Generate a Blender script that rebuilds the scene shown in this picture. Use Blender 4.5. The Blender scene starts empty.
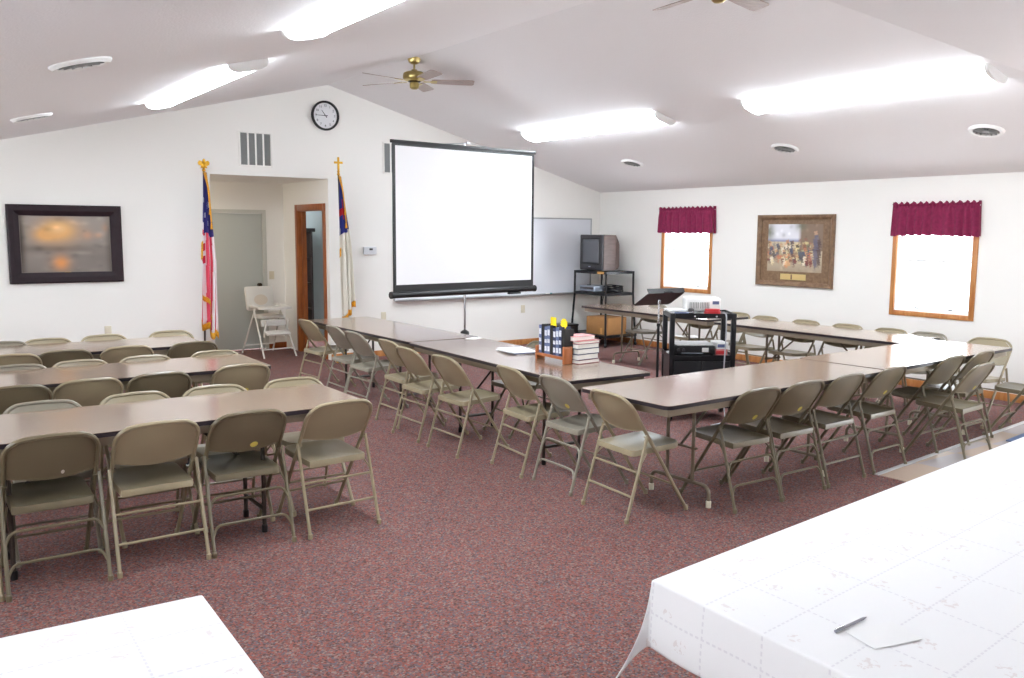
import bpy, bmesh, math, random
from mathutils import Vector, Matrix
random.seed(7)
SC = bpy.context.scene
COL = SC.collection
PI = math.pi
R = math.radians

# ------------------------------------------------------------------ materials
def new_mat(name):
    m = bpy.data.materials.new(name); m.use_nodes = True
    nt = m.node_tree; b = nt.nodes['Principled BSDF']
    return m, nt, b

def lin(c):
    return tuple((x/12.92 if x <= .04045 else ((x+.055)/1.055)**2.4) for x in [v/255 for v in c]) + (1,)

def plain(name, rgb, rough=.5, metal=0, var=.0, vscale=8, bump=0, bscale=60, spec=.5):
    m, nt, b = new_mat(name)
    N, L = nt.nodes, nt.links
    b.inputs['Roughness'].default_value = rough
    b.inputs['Metallic'].default_value = metal
    b.inputs['Specular IOR Level'].default_value = spec
    c = lin(rgb)
    b.inputs['Base Color'].default_value = c
    tc = N.new('ShaderNodeTexCoord')
    if var:
        n = N.new('ShaderNodeTexNoise'); n.inputs['Scale'].default_value = vscale; n.inputs['Detail'].default_value = 3
        L.new(tc.outputs['Object'], n.inputs['Vector'])
        r = N.new('ShaderNodeValToRGB')
        r.color_ramp.elements[0].position = .3; r.color_ramp.elements[1].position = .7
        r.color_ramp.elements[0].color = tuple(x*(1-var) for x in c[:3])+(1,)
        r.color_ramp.elements[1].color = tuple(min(1, x*(1+var)) for x in c[:3])+(1,)
        L.new(n.outputs['Fac'], r.inputs['Fac']); L.new(r.outputs['Color'], b.inputs['Base Color'])
    if bump:
        n2 = N.new('ShaderNodeTexNoise'); n2.inputs['Scale'].default_value = bscale; n2.inputs['Detail'].default_value = 2
        L.new(tc.outputs['Object'], n2.inputs['Vector'])
        bp = N.new('ShaderNodeBump'); bp.inputs['Strength'].default_value = bump; bp.inputs['Distance'].default_value = .01
        L.new(n2.outputs['Fac'], bp.inputs['Height']); L.new(bp.outputs['Normal'], b.inputs['Normal'])
    return m

def wood(name, c1, c2, rough=.35, scale=(1, 8, 8), wscale=3, coat=0):
    m, nt, b = new_mat(name); N, L = nt.nodes, nt.links
    tc = N.new('ShaderNodeTexCoord'); mp = N.new('ShaderNodeMapping'); mp.inputs['Scale'].default_value = scale
    L.new(tc.outputs['Object'], mp.inputs['Vector'])
    n = N.new('ShaderNodeTexNoise'); n.inputs['Scale'].default_value = wscale; n.inputs['Detail'].default_value = 6; n.inputs['Roughness'].default_value = .65
    L.new(mp.outputs['Vector'], n.inputs['Vector'])
    r = N.new('ShaderNodeValToRGB'); r.color_ramp.elements[0].position = .35; r.color_ramp.elements[1].position = .68
    r.color_ramp.elements[0].color = lin(c1); r.color_ramp.elements[1].color = lin(c2)
    L.new(n.outputs['Fac'], r.inputs['Fac']); L.new(r.outputs['Color'], b.inputs['Base Color'])
    b.inputs['Roughness'].default_value = rough
    b.inputs['Coat Weight'].default_value = coat; b.inputs['Coat Roughness'].default_value = .15
    return m

def emit(name, rgb, strength):
    m, nt, b = new_mat(name)
    b.inputs['Base Color'].default_value = lin(rgb)
    b.inputs['Emission Color'].default_value = lin(rgb)
    b.inputs['Emission Strength'].default_value = strength
    return m

def attr_mat(name, rough=.6, coat=0):
    m, nt, b = new_mat(name)
    a = nt.nodes.new('ShaderNodeAttribute'); a.attribute_name = 'paint'
    nt.links.new(a.outputs['Color'], b.inputs['Base Color'])
    b.inputs['Roughness'].default_value = rough
    b.inputs['Coat Weight'].default_value = coat; b.inputs['Coat Roughness'].default_value = .05
    return m

def carpet_mat():
    m, nt, b = new_mat('carpet'); N, L = nt.nodes, nt.links
    tc = N.new('ShaderNodeTexCoord')
    vo = N.new('ShaderNodeTexVoronoi'); vo.inputs['Scale'].default_value = 115
    L.new(tc.outputs['Object'], vo.inputs['Vector'])
    sp = N.new('ShaderNodeSeparateColor'); L.new(vo.outputs['Color'], sp.inputs[0])
    n = N.new('ShaderNodeTexNoise'); n.inputs['Scale'].default_value = 160; n.inputs['Detail'].default_value = 2
    L.new(tc.outputs['Object'], n.inputs['Vector'])
    r = N.new('ShaderNodeValToRGB'); cr = r.color_ramp; cr.interpolation = 'LINEAR'
    cr.interpolation = 'CONSTANT'
    cr.elements[0].position = 0; cr.elements[0].color = lin((92, 68, 66))
    cr.elements[1].position = .90; cr.elements[1].color = lin((138, 118, 112))
    for p, c in ((.16, (126, 80, 74)), (.36, (110, 88, 88)), (.52, (144, 88, 79)), (.66, (102, 94, 100)), (.78, (132, 100, 92))):
        e = cr.elements.new(p); e.color = lin(c)
    L.new(sp.outputs[0], r.inputs['Fac'])
    n2 = N.new('ShaderNodeTexNoise'); n2.inputs['Scale'].default_value = 1.2; n2.inputs['Detail'].default_value = 4
    L.new(tc.outputs['Object'], n2.inputs['Vector'])
    mx = N.new('ShaderNodeMix'); mx.data_type = 'RGBA'; mx.blend_type = 'MULTIPLY'
    mr = N.new('ShaderNodeMapRange'); mr.inputs['To Min'].default_value = .92; mr.inputs['To Max'].default_value = 1.08
    L.new(n2.outputs['Fac'], mr.inputs['Value'])
    mx.inputs[0].default_value = 1
    L.new(r.outputs['Color'], mx.inputs[6]); L.new(mr.outputs['Result'], mx.inputs[7])
    L.new(mx.outputs[2], b.inputs['Base Color'])
    b.inputs['Roughness'].default_value = .95; b.inputs['Specular IOR Level'].default_value = .15
    bp = N.new('ShaderNodeBump'); bp.inputs['Strength'].default_value = .5; bp.inputs['Distance'].default_value = .008
    L.new(n.outputs['Fac'], bp.inputs['Height']); L.new(bp.outputs['Normal'], b.inputs['Normal'])
    return m

def vinyl_mat():
    m, nt, b = new_mat('vinyl_tile'); N, L = nt.nodes, nt.links
    tc = N.new('ShaderNodeTexCoord'); mp = N.new('ShaderNodeMapping')
    mp.inputs['Location'].default_value = (-5.8, -3.6, 0); mp.inputs['Rotation'].default_value = (0, 0, 0)
    L.new(tc.outputs['Object'], mp.inputs['Vector'])
    ch = N.new('ShaderNodeTexChecker'); ch.inputs['Scale'].default_value = 1.8
    ch.inputs['Color1'].default_value = lin((196, 174, 158)); ch.inputs['Color2'].default_value = lin((182, 172, 172))
    L.new(mp.outputs['Vector'], ch.inputs['Vector']); L.new(ch.outputs['Color'], b.inputs['Base Color'])
    b.inputs['Roughness'].default_value = .25
    return m

def cloth_mat():
    # white damask cloth: faint stitched lines in a grid and pale printed sprigs, laid out in the cloth's own UV
    m, nt, b = new_mat('white_table_cloth'); N, L = nt.nodes, nt.links
    uv = N.new('ShaderNodeUVMap')
    sx = N.new('ShaderNodeSeparateXYZ'); L.new(uv.outputs['UV'], sx.inputs[0])
    def math_(op, a, bb=None, v=None):
        n = N.new('ShaderNodeMath'); n.operation = op
        if hasattr(a, 'is_linked') or hasattr(a, 'links'): L.new(a, n.inputs[0])
        else: n.inputs[0].default_value = a
        if bb is not None:
            if hasattr(bb, 'links'): L.new(bb, n.inputs[1])
            else: n.inputs[1].default_value = bb
        return n.outputs[0]
    def line(c, period, w):
        f = math_('FRACT', math_('DIVIDE', math_('ADD', c, 10.0), period))
        return math_('LESS_THAN', f, w/period)
    def dash(c, period):
        return math_('LESS_THAN', math_('FRACT', math_('DIVIDE', math_('ADD', c, 10.0), period)), .6)
    u, v = sx.outputs[0], sx.outputs[1]
    g = math_('MAXIMUM', math_('MULTIPLY', line(u, .30, .006), dash(v, .02)), math_('MULTIPLY', line(v, .20, .006), dash(u, .02)))
    vo = N.new('ShaderNodeTexVoronoi'); vo.inputs['Scale'].default_value = 9
    L.new(uv.outputs['UV'], vo.inputs['Vector'])
    no = N.new('ShaderNodeTexNoise'); no.inputs['Scale'].default_value = 60; no.inputs['Detail'].default_value = 2
    L.new(uv.outputs['UV'], no.inputs['Vector'])
    sp = math_('MULTIPLY', math_('LESS_THAN', vo.outputs['Distance'], .28), math_('GREATER_THAN', no.outputs['Fac'], .56))
    a = N.new('ShaderNodeMix'); a.data_type = 'RGBA'
    a.inputs[6].default_value = (.93, .93, .94, 1); a.inputs[7].default_value = (.84, .80, .80, 1)
    L.new(sp, a.inputs[0])
    c = N.new('ShaderNodeMix'); c.data_type = 'RGBA'
    L.new(g, c.inputs[0]); L.new(a.outputs[2], c.inputs[6]); c.inputs[7].default_value = (.82, .81, .84, 1)
    L.new(c.outputs[2], b.inputs['Base Color'])
    b.inputs['Roughness'].default_value = .8
    b.inputs['Specular IOR Level'].default_value = .2
    return m

def glass_mat():
    m = bpy.data.materials.new('window_glass'); m.use_nodes = True
    nt = m.node_tree; nt.nodes.clear()
    o = nt.nodes.new('ShaderNodeOutputMaterial'); mx = nt.nodes.new('ShaderNodeMixShader')
    t = nt.nodes.new('ShaderNodeBsdfTransparent'); g = nt.nodes.new('ShaderNodeBsdfGlossy')
    g.inputs['Roughness'].default_value = .02; mx.inputs[0].default_value = .06
    nt.links.new(t.outputs[0], mx.inputs[1]); nt.links.new(g.outputs[0], mx.inputs[2]); nt.links.new(mx.outputs[0], o.inputs[0])
    return m

M = dict(
    wall=plain('painted_wall', (244, 242, 237), .8, bump=.05, bscale=90),
    ceil=plain('ceiling_texture', (238, 236, 237), .9, bump=.25, bscale=70),
    carpet=carpet_mat(), vinyl=vinyl_mat(), cloth=cloth_mat(), glass=glass_mat(),
    oak=wood('oak_trim', (178, 112, 58), (206, 146, 88), .4, (6, 6, 1)),
    oakdark=wood('stained_oak', (130, 66, 24), (176, 98, 42), .35, (8, 8, 1)),
    laminate=wood('table_laminate', (141, 115, 94), (151, 125, 103), .24, (1.5, 9, 9), 2.2, .8),
    edge=plain('table_edge_vinyl', (38, 30, 36), .35),
    apron=plain('table_apron_steel', (150, 138, 118), .4, var=.05),
    legsteel=plain('table_leg_steel', (128, 116, 98), .35, .2),
    darksteel=plain('dark_leg_steel', (62, 54, 48), .35, .3),
    cap=plain('ivory_leg_cap', (232, 226, 204), .5),
    beige=plain('beige_chair_enamel', (152, 139, 112), .32, var=.04, vscale=5),
    olive=plain('olive_grey_chair_enamel', (112, 102, 80), .3, var=.05, vscale=5),
    grey=plain('grey_chair_enamel', (142, 135, 120), .3, var=.05, vscale=5),
    sticker=plain('yellow_sticker', (216, 200, 96), .5),
    wsticker=plain('white_sticker', (226, 224, 214), .5),
    white=plain('white_plastic', (236, 236, 234), .4), ivory=plain('ivory_plastic', (222, 214, 192), .4),
    doorpaint=plain('grey_door_paint', (196, 200, 194), .5), doorframe=plain('grey_frame_paint', (204, 204, 196), .5),
    black=plain('black_plastic', (20, 20, 22), .4), blackmetal=plain('black_metal', (26, 26, 30), .35, .3),
    blackwood=plain('black_stained_wood', (34, 26, 24), .4),
    chrome=plain('chrome', (200, 200, 205), .2, 1), brass=plain('brass', (188, 170, 112), .28, 1),
    gold=plain('gold_finial', (226, 176, 60), .3, .8), fringe=plain('gold_fringe', (222, 158, 40), .7, var=.2, vscale=80),
    darkknob=plain('dark_bronze', (70, 60, 50), .3, .8),
    screen=plain('projection_fabric', (244, 244, 246), .7), board=plain('whiteboard', (222, 224, 230), .3), alu=plain('aluminium', (176, 178, 180), .35, .8),
    valance=plain('burgundy_fabric', (132, 30, 72), .85, var=.15, vscale=30),
    vent=plain('vent_grey', (150, 152, 150), .6), ventdark=plain('vent_dark', (70, 70, 72), .7),
    lens=emit('fluorescent_lens', (238, 248, 255), 17.0),
    clockface=plain('clock_face', (232, 232, 234), .3), ink=plain('clock_ink', (60, 60, 64), .5),
    blade=wood('fan_blade_wood', (146, 128, 120), (170, 150, 142), .4, (3, 20, 3)),
    frame=plain('espresso_frame', (40, 26, 32), .5, var=.15, vscale=12, spec=.3), framebrown=wood('brown_frame', (112, 84, 62), (146, 116, 88), .4, (5, 5, 5)),
    matwood=wood('burl_mat', (112, 84, 60), (140, 112, 84), .4, (9, 9, 9)), plaque=plain('brass_plaque', (216, 190, 130), .35, .3), matgrey=plain('mat_grey', (134, 122, 112), .4),
    paint=attr_mat('painted_picture', .5, .3), flagcloth=attr_mat('flag_cloth', .7), flagpole=plain('dark_flag_pole', (60, 40, 30), .35),
    tvgrey=plain('tv_bezel', (58, 56, 60), .4), tvscreen=plain('tv_glass', (96, 98, 104), .12), tvwood=wood('tv_cabinet_wood', (78, 58, 52), (104, 80, 72), .4, (2, 10, 10)),
    silver=plain('silver_plastic', (168, 176, 190), .35, .3), card=plain('cardboard', (176, 128, 78), .8, var=.06), paper=plain('paper', (247, 247, 247), .7),
    red=plain('red_plastic', (196, 44, 50), .4), pink=plain('pink_cover', (206, 130, 128), .5), navy=plain('navy_cover', (40, 48, 84), .45), page=plain('page_block', (242, 238, 230), .8),
    slate=plain('slate_blue_cover', (92, 104, 142), .45), spine=plain('spine_label', (214, 216, 226), .5, var=.35, vscale=60), yellow=plain('yellow_card', (246, 216, 30), .6),
    rackwood=wood('book_rack_wood', (150, 84, 44), (184, 112, 66), .35, (6, 6, 2)), maroon=plain('maroon_cover', (128, 38, 44), .5),
    pad=plain('white_vinyl_pad', (224, 220, 212), .45), bear=plain('tan_print', (214, 200, 182), .6), hcwhite=plain('high_chair_enamel', (232, 230, 224), .35),
    mat=plain('blue_mat', (92, 110, 150), .8, var=.1, vscale=60), teal=plain('teal_marker', (40, 140, 140), .4), pen=plain('grey_pen', (150, 150, 160), .3), label=plain('orange_tape', (214, 160, 90), .6),  # mat entry: blue of the sky reflection painted on the vinyl
)

# ------------------------------------------------------------------ mesh helper
def fillet(pts, rad, seg=5):
    pts = [Vector(p) for p in pts]
    out = [pts[0]]
    for i in range(1, len(pts)-1):
        r = rad[i] if isinstance(rad, dict) and i in rad else (0 if isinstance(rad, dict) else rad)
        a, b, c = pts[i-1], pts[i], pts[i+1]
        d1, d2 = (a-b), (c-b); l1, l2 = d1.length, d2.length
        if r <= 0 or l1 < 1e-6 or l2 < 1e-6: out.append(b); continue
        d1.normalize(); d2.normalize()
        ang = d1.angle(d2)
        if ang > PI-.02: out.append(b); continue
        t = min(r/math.tan(ang/2), l1*.49, l2*.49); rr = t*math.tan(ang/2)
        cen = b+(d1+d2).normalized()*(rr/math.sin(ang/2))
        p1, p2 = b+d1*t, b+d2*t
        v1, v2 = p1-cen, p2-cen; th = v1.angle(v2); ax = v1.cross(v2).normalized()
        for k in range(seg+1):
            out.append(cen+Matrix.Rotation(th*k/seg, 3, ax)@v1)
    out.append(pts[-1])
    return out

class MB:
    def __init__(s): s.v = []; s.f = []; s.mi = []
    def add(s, vs, fs, mi=0):
        o = len(s.v); s.v += [tuple(x) for x in vs]; s.f += [tuple(i+o for i in f) for f in fs]; s.mi += [mi]*len(fs)
        return s
    def box(s, c, d, rz=0, bev=0, mi=0, mat=None):
        x, y, z = d[0]/2, d[1]/2, d[2]/2
        bm = bmesh.new(); bmesh.ops.create_cube(bm, size=1)
        bmesh.ops.scale(bm, vec=d, verts=bm.verts)
        if bev: bmesh.ops.bevel(bm, geom=bm.edges[:], offset=bev, segments=2, affect='EDGES', profile=.5)
        mt = Matrix.Translation(c)@Matrix.Rotation(rz, 4, 'Z')
        if mat is not None: mt = Matrix.Translation(c)@mat
        bm.verts.index_update()
        s.add([mt@v.co for v in bm.verts], [[v.index for v in f.verts] for f in bm.faces], mi); bm.free()
        return s
    def bb(s, x0, x1, y0, y1, z0, z1, bev=0, mi=0):
        return s.box(((x0+x1)/2, (y0+y1)/2, (z0+z1)/2), (abs(x1-x0), abs(y1-y0), abs(z1-z0)), 0, bev, mi)
    def tube(s, pts, r, n=8, mi=0, closed=False):
        pts = [Vector(p) for p in pts]; vs = []; fs = []; m = len(pts)
        rs = r if isinstance(r, (list, tuple)) else [r]*m
        t0 = (pts[1]-pts[0]).normalized()
        u = t0.orthogonal().normalized()
        for i in range(m):
            if closed: t = (pts[(i+1) % m]-pts[i-1]).normalized()
            else: t = (pts[min(i+1, m-1)]-pts[max(i-1, 0)]).normalized()
            u = (u-t*u.dot(t)); u = u.normalized() if u.length > 1e-6 else t.orthogonal().normalized()
            w = t.cross(u)
            for k in range(n):
                a = 2*PI*k/n; vs.append(pts[i]+(u*math.cos(a)+w*math.sin(a))*rs[i])
        for i in range(m if closed else m-1):
            j = (i+1) % m
            for k in range(n): fs.append((i*n+k, i*n+(k+1) % n, j*n+(k+1) % n, j*n+k))
        if not closed:
            fs.append(tuple(range(n-1, -1, -1))); fs.append(tuple((m-1)*n+k for k in range(n)))
        return s.add(vs, fs, mi)
    def lathe(s, prof, c=(0, 0, 0), n=20, mi=0, mat=None):
        vs = []; fs = []
        mt = Matrix.Translation(c) if mat is None else Matrix.Translation(c)@mat
        for r, z in prof:
            for k in range(n):
                a = 2*PI*k/n; vs.append(mt@Vector((r*math.cos(a), r*math.sin(a), z)))
        for i in range(len(prof)-1):
            for k in range(n): fs.append((i*n+k, i*n+(k+1) % n, (i+1)*n+(k+1) % n, (i+1)*n+k))
        if prof[0][0] > 1e-5: fs.append(tuple(range(n-1, -1, -1)))
        if prof[-1][0] > 1e-5: fs.append(tuple((len(prof)-1)*n+k for k in range(n)))
        return s.add(vs, fs, mi)
    def prism(s, poly, z0, z1, fn=None, mi=0):
        n = len(poly); fn = fn or (lambda x, y, z: (x, y, z))
        vs = [fn(x, y, z0) for x, y in poly]+[fn(x, y, z1) for x, y in poly]
        fs = [tuple(range(n-1, -1, -1)), tuple(range(n, 2*n))]+[(i, (i+1) % n, n+(i+1) % n, n+i) for i in range(n)]
        return s.add(vs, fs, mi)
    def grid(s, nu, nv, fn, mi=0, thick=None):
        vs = [fn(i/nu, j/nv) for i in range(nu+1) for j in range(nv+1)]
        fs = [(i*(nv+1)+j, (i+1)*(nv+1)+j, (i+1)*(nv+1)+j+1, i*(nv+1)+j+1) for i in range(nu) for j in range(nv)]
        return s.add(vs, fs, mi)
    def build(s, name, mats, parent=None, sharp=35, solid=0, recalc=True):
        me = bpy.data.meshes.new(name); me.from_pydata(s.v, [], s.f)
        if not isinstance(mats, (list, tuple)): mats = [mats]
        for m in mats: me.materials.append(m)
        for p, mi in zip(me.polygons, s.mi): p.material_index = mi
        bm = bmesh.new(); bm.from_mesh(me)
        if recalc: bmesh.ops.recalc_face_normals(bm, faces=bm.faces[:])
        bm.to_mesh(me); bm.free()
        me.shade_smooth(); me.set_sharp_from_angle(angle=R(sharp))
        o = bpy.data.objects.new(name, me); COL.objects.link(o)
        if parent is not None: o.parent = parent
        if solid:
            md = o.modifiers.new('Solidify', 'SOLIDIFY'); md.thickness = solid; md.offset = 0
        return o

def rrect(L, W, r, n=5, cx=0, cy=0):
    out = []
    for sx, sy, a0 in ((1, 1, 0), (-1, 1, PI/2), (-1, -1, PI), (1, -1, 1.5*PI)):
        for k in range(n+1):
            a = a0+PI/2*k/n
            out.append((cx+sx*(L/2-r)+r*math.cos(a), cy+sy*(W/2-r)+r*math.sin(a)))
    return out

def tag(o, label, cat, group=None, kind=None):
    o['label'] = label; o['category'] = cat
    if group: o['group'] = group
    if kind: o['kind'] = kind
    return o
def thing(name, label, cat, loc=(0, 0, 0), rz=0, group=None):
    o = bpy.data.objects.new(name, None); COL.objects.link(o); o.empty_display_size = .1
    o.location = loc; o.rotation_euler = (0, 0, rz)
    return tag(o, label, cat, group)
def struct(name, mb, mat, **k):
    o = mb.build(name, mat, **k); o['kind'] = 'structure'; return o
def kids(o): return [c for c in bpy.data.objects if c.parent == o]
def dup(root, loc, rz, label, group=None):
    r = root.copy(); COL.objects.link(r); r.location = loc; r.rotation_euler = (0, 0, rz); r['label'] = label
    if group: r['group'] = group
    for ch in CH[root.name]:
        c = ch.copy(); COL.objects.link(c); c.parent = r
        for g in CH.get(ch.name, []):
            d = g.copy(); COL.objects.link(d); d.parent = c
    return r
CH = {}
def reg(root):
    CH[root.name] = kids(root)
    for c in CH[root.name]: CH[c.name] = kids(c)
    return root

# ------------------------------------------------------------------ room shell
XR, YB, XL, YN = 9.59, 11.086, -1.7, -2.2
XRG, ZRG = 4.88, 3.63
def zc(x):
    if x >= XRG: return ZRG-.2646*(x-XRG)
    return max(ZRG-.2497*(XRG-x), 2.35)
XF = XRG-(ZRG-2.35)/.2497
AX0, AX1, AZ, AY = 3.311, 4.856, 2.42, 12.72   # alcove
T = .12

def poly_xz(poly, y0, y1):
    m = MB(); m.prism(poly, y0, y1, lambda x, z, y: (x, y, z)); return m
w = poly_xz([(XL-T, 0), (AX0, 0), (AX0, AZ), (AX1, AZ), (AX1, 0), (XR+T, 0), (XR+T, zc(XR)), (XRG, ZRG), (XF, 2.35), (XL-T, 2.35)], YB, YB+T)
struct('wall_back', w, M['wall'])
def wall_with_holes_x(name, x0, x1, y0, y1, z1, holes):
    """wall in a plane of constant x, rectangular window holes (ya, yb, za, zb) sorted by y"""
    m = MB(); cur = y0
    for ya, yb, za, zb in sorted(holes):
        m.bb(x0, x1, cur, ya, 0, z1); m.bb(x0, x1, ya, yb, 0, za); m.bb(x0, x1, ya, yb, zb, z1); cur = yb
    m.bb(x0, x1, cur, y1, 0, z1)
    return struct(name, m, M['wall'])
WR = [(8.70, 9.60, .93, 2.02), (4.95, 5.84, .86, 1.99), (.5, 2.3, .0, 2.05)]  # last opening holds the added daylight doors
WL = [(.3, 1.5, .85, 2.0), (3.2, 4.3, .85, 2.0), (6.4, 7.5, .85, 2.0), (9.2, 10.2, .85, 2.0)]  # first window, nearest the camera, is added to light the bottom left tablecloth
wall_with_holes_x('wall_right', XR, XR+T, YN, YB, zc(XR), WR)
wall_with_holes_x('wall_left', XL-T, XL, YN, YB, 2.35, WL)
m = poly_xz([(XL-T, 0), (XR+T, 0), (XR+T, zc(XR)), (XRG, ZRG), (XF, 2.35), (XL-T, 2.35)], YN-T, YN)
struct('wall_front', m, M['wall'])
struct('floor', MB().bb(XL-T, XR+T, YN-T, YB+T, -.1, 0), M['carpet'])
m = MB()
tc = .08
m.prism([(XRG, ZRG), (XR+T, zc(XR+T)), (XR+T, zc(XR+T)+tc), (XRG, ZRG+tc)], YN-T, YB+T, lambda x, z, y: (x, y, z))
m.prism([(XRG, ZRG), (XRG, ZRG+tc), (XF, 2.35+tc), (XF, 2.35)], YN-T, YB+T, lambda x, z, y: (x, y, z))
m.bb(XL-T, XF, YN-T, YB+T, 2.35, 2.35+tc)
# the flat ceiling that closes the vault over the entrance end
ZF = 2.97
xa, xb = XRG-(ZRG-ZF)/.2497, XRG+(ZRG-ZF)/.2646
ye = lambda x: 3.02+.1292*(x-4.16)
tri = [(xa, ZF), (xb, ZF), (XRG, ZRG)]
vs = [(x, YN, z) for x, z in tri]+[(x, ye(x), z) for x, z in tri]
m.add(vs, [(0, 1, 2), (5, 4, 3), (0, 3, 4, 1), (1, 4, 5, 2), (2, 5, 3, 0)])
struct('ceiling', m, M['ceil'])

# alcove and the room behind its side door
DY0, DY1, DZ = 11.26, 12.17, 2.03
HX = 1.5  # alcove stretched left into an unseen hall, added to hold its lamp
m = MB(); m.bb(HX-T, HX, YB+T, AY, 0, AZ)
struct('wall_alcove_left', m, M['wall'])
m = MB(); m.bb(AX1, AX1+T, YB+T, DY0, 0, AZ); m.bb(AX1, AX1+T, DY1, AY, 0, AZ); m.bb(AX1, AX1+T, DY0, DY1, DZ, AZ)
struct('wall_alcove_right', m, M['wall'])
GX0, GX1, GZ = 3.63, 4.535, 1.985
m = MB(); m.bb(HX-T, GX0, AY, AY+T, 0, AZ); m.bb(GX1, AX1+T, AY, AY+T, 0, AZ); m.bb(GX0, GX1, AY, AY+T, GZ, AZ)
struct('wall_alcove_back', m, M['wall'])
struct('ceiling_alcove', MB().bb(HX-T, AX1+T, YB+T, AY+T, AZ, AZ+.06), M['wall'])
struct('floor_alcove', MB().bb(HX-T, 7.4, YB+T, 13.8, -.1, 0), M['carpet'])
m = MB(); m.bb(AX1+T, 7.4, 13.7, 13.8, 0, 2.4); m.bb(7.3, 7.4, YB+T, 13.7, 0, 2.4); m.bb(AX1+T, 7.3, YB+T, 13.7, 2.4, 2.46)
struct('wall_side_room', m, plain('side_room_paint', (170, 178, 178), .8))
# grey door in the alcove
d = MB().bb(GX0+.005, GX1-.005, AY+.02, AY+.065, .01, GZ-.005, .004).build('door_1', M['doorpaint']); d['kind'] = 'structure'
k = MB().lathe([(0, 0), (.026, 0), (.026, .006), (.012, .01), (.012, .035), (.028, .05), (.03, .065), (.02, .078), (0, .08)], (GX1-.07, AY+.02, .95), 16, mat=Matrix.Rotation(PI/2, 4, 'X')).build('door_knob', M['darkknob'], d)
m = MB(); fw = .05
m.bb(GX0-fw, GX0+.004, AY-.015, AY+.1, 0, GZ+fw); m.bb(GX1-.004, GX1+fw, AY-.015, AY+.1, 0, GZ+fw); m.bb(GX0+.004, GX1-.004, AY-.015, AY+.1, GZ-.004, GZ+fw)
struct('door_frame_1', m, M['doorframe'])
# oak casing of the open doorway
m = MB(); cw = .075
m.bb(AX1-.016, AX1, DY0-cw, DY0+.008, 0, DZ+cw, .004); m.bb(AX1-.016, AX1, DY1-.008, DY1+cw, 0, DZ+cw, .004); m.bb(AX1-.016, AX1, DY0+.008, DY1-.008, DZ-.008, DZ+cw, .004)
m.bb(AX1-.002, AX1+T, DY0, DY0+.018, 0, DZ); m.bb(AX1-.002, AX1+T, DY1-.018, DY1, 0, DZ); m.bb(AX1-.002, AX1+T, DY0+.018, DY1-.018, DZ-.018, DZ)
m.bb(AX1+.05, AX1+.062, DY1-.032, DY1-.018, 0, DZ-.018)
struct('door_frame_2', m, M['oakdark'])

# baseboards
bh = .085
struct('baseboard_right', MB().bb(XR-.014, XR, 2.32, YB, 0, bh, .004).bb(XR-.014, XR, YN, .48, 0, bh, .004), M['oak'])
m = MB().bb(XL, AX0-.002, YB-.014, YB, 0, bh, .004); m.bb(AX1+.002, XR-.014, YB-.014, YB, 0, bh, .004)
struct('baseboard_back', m, M['oak'])
struct('baseboard_left', MB().bb(XL, XL+.014, YN, YB-.014, 0, bh, .004), M['oak'])
m = MB().bb(GX1+fw, AX1, AY-.014, AY, 0, bh, .004); m.bb(HX, GX0-fw, AY-.014, AY, 0, bh, .004); m.bb(HX, HX+.014, YB+T, AY-.014, 0, bh, .004)
struct('baseboard_alcove', m, M['oakdark'])

# vinyl floor by the right hand entrance, with its metal edge strip
vy = lambda x: 3.59+.0985*(x-5.81)
m = MB(); m.prism([(5.81, vy(5.81)), (5.74, YN), (XR-.015, YN), (XR-.015, vy(XR-.015))], 0, .004)
struct('floor_vinyl', m, M['vinyl'])
m = MB(); a = Vector((5.79, vy(5.79), .004)); b = Vector((XR-.016, vy(XR-.016), .004))
nrm = Vector((-.0985, 1, 0)).normalized()*.022
m.add([a-nrm, b-nrm, b+nrm, a+nrm, a-nrm*.6+Vector((0, 0, .006)), b-nrm*.6+Vector((0, 0, .006)), b+nrm*.6+Vector((0, 0, .006)), a+nrm*.6+Vector((0, 0, .006))],
      [(3, 2, 1, 0), (4, 5, 6, 7), (0, 1, 5, 4), (1, 2, 6, 5), (2, 3, 7, 6), (3, 0, 4, 7)])
struct('trim_1', m, plain('strip_metal', (214, 214, 216), .3, .5))

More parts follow.
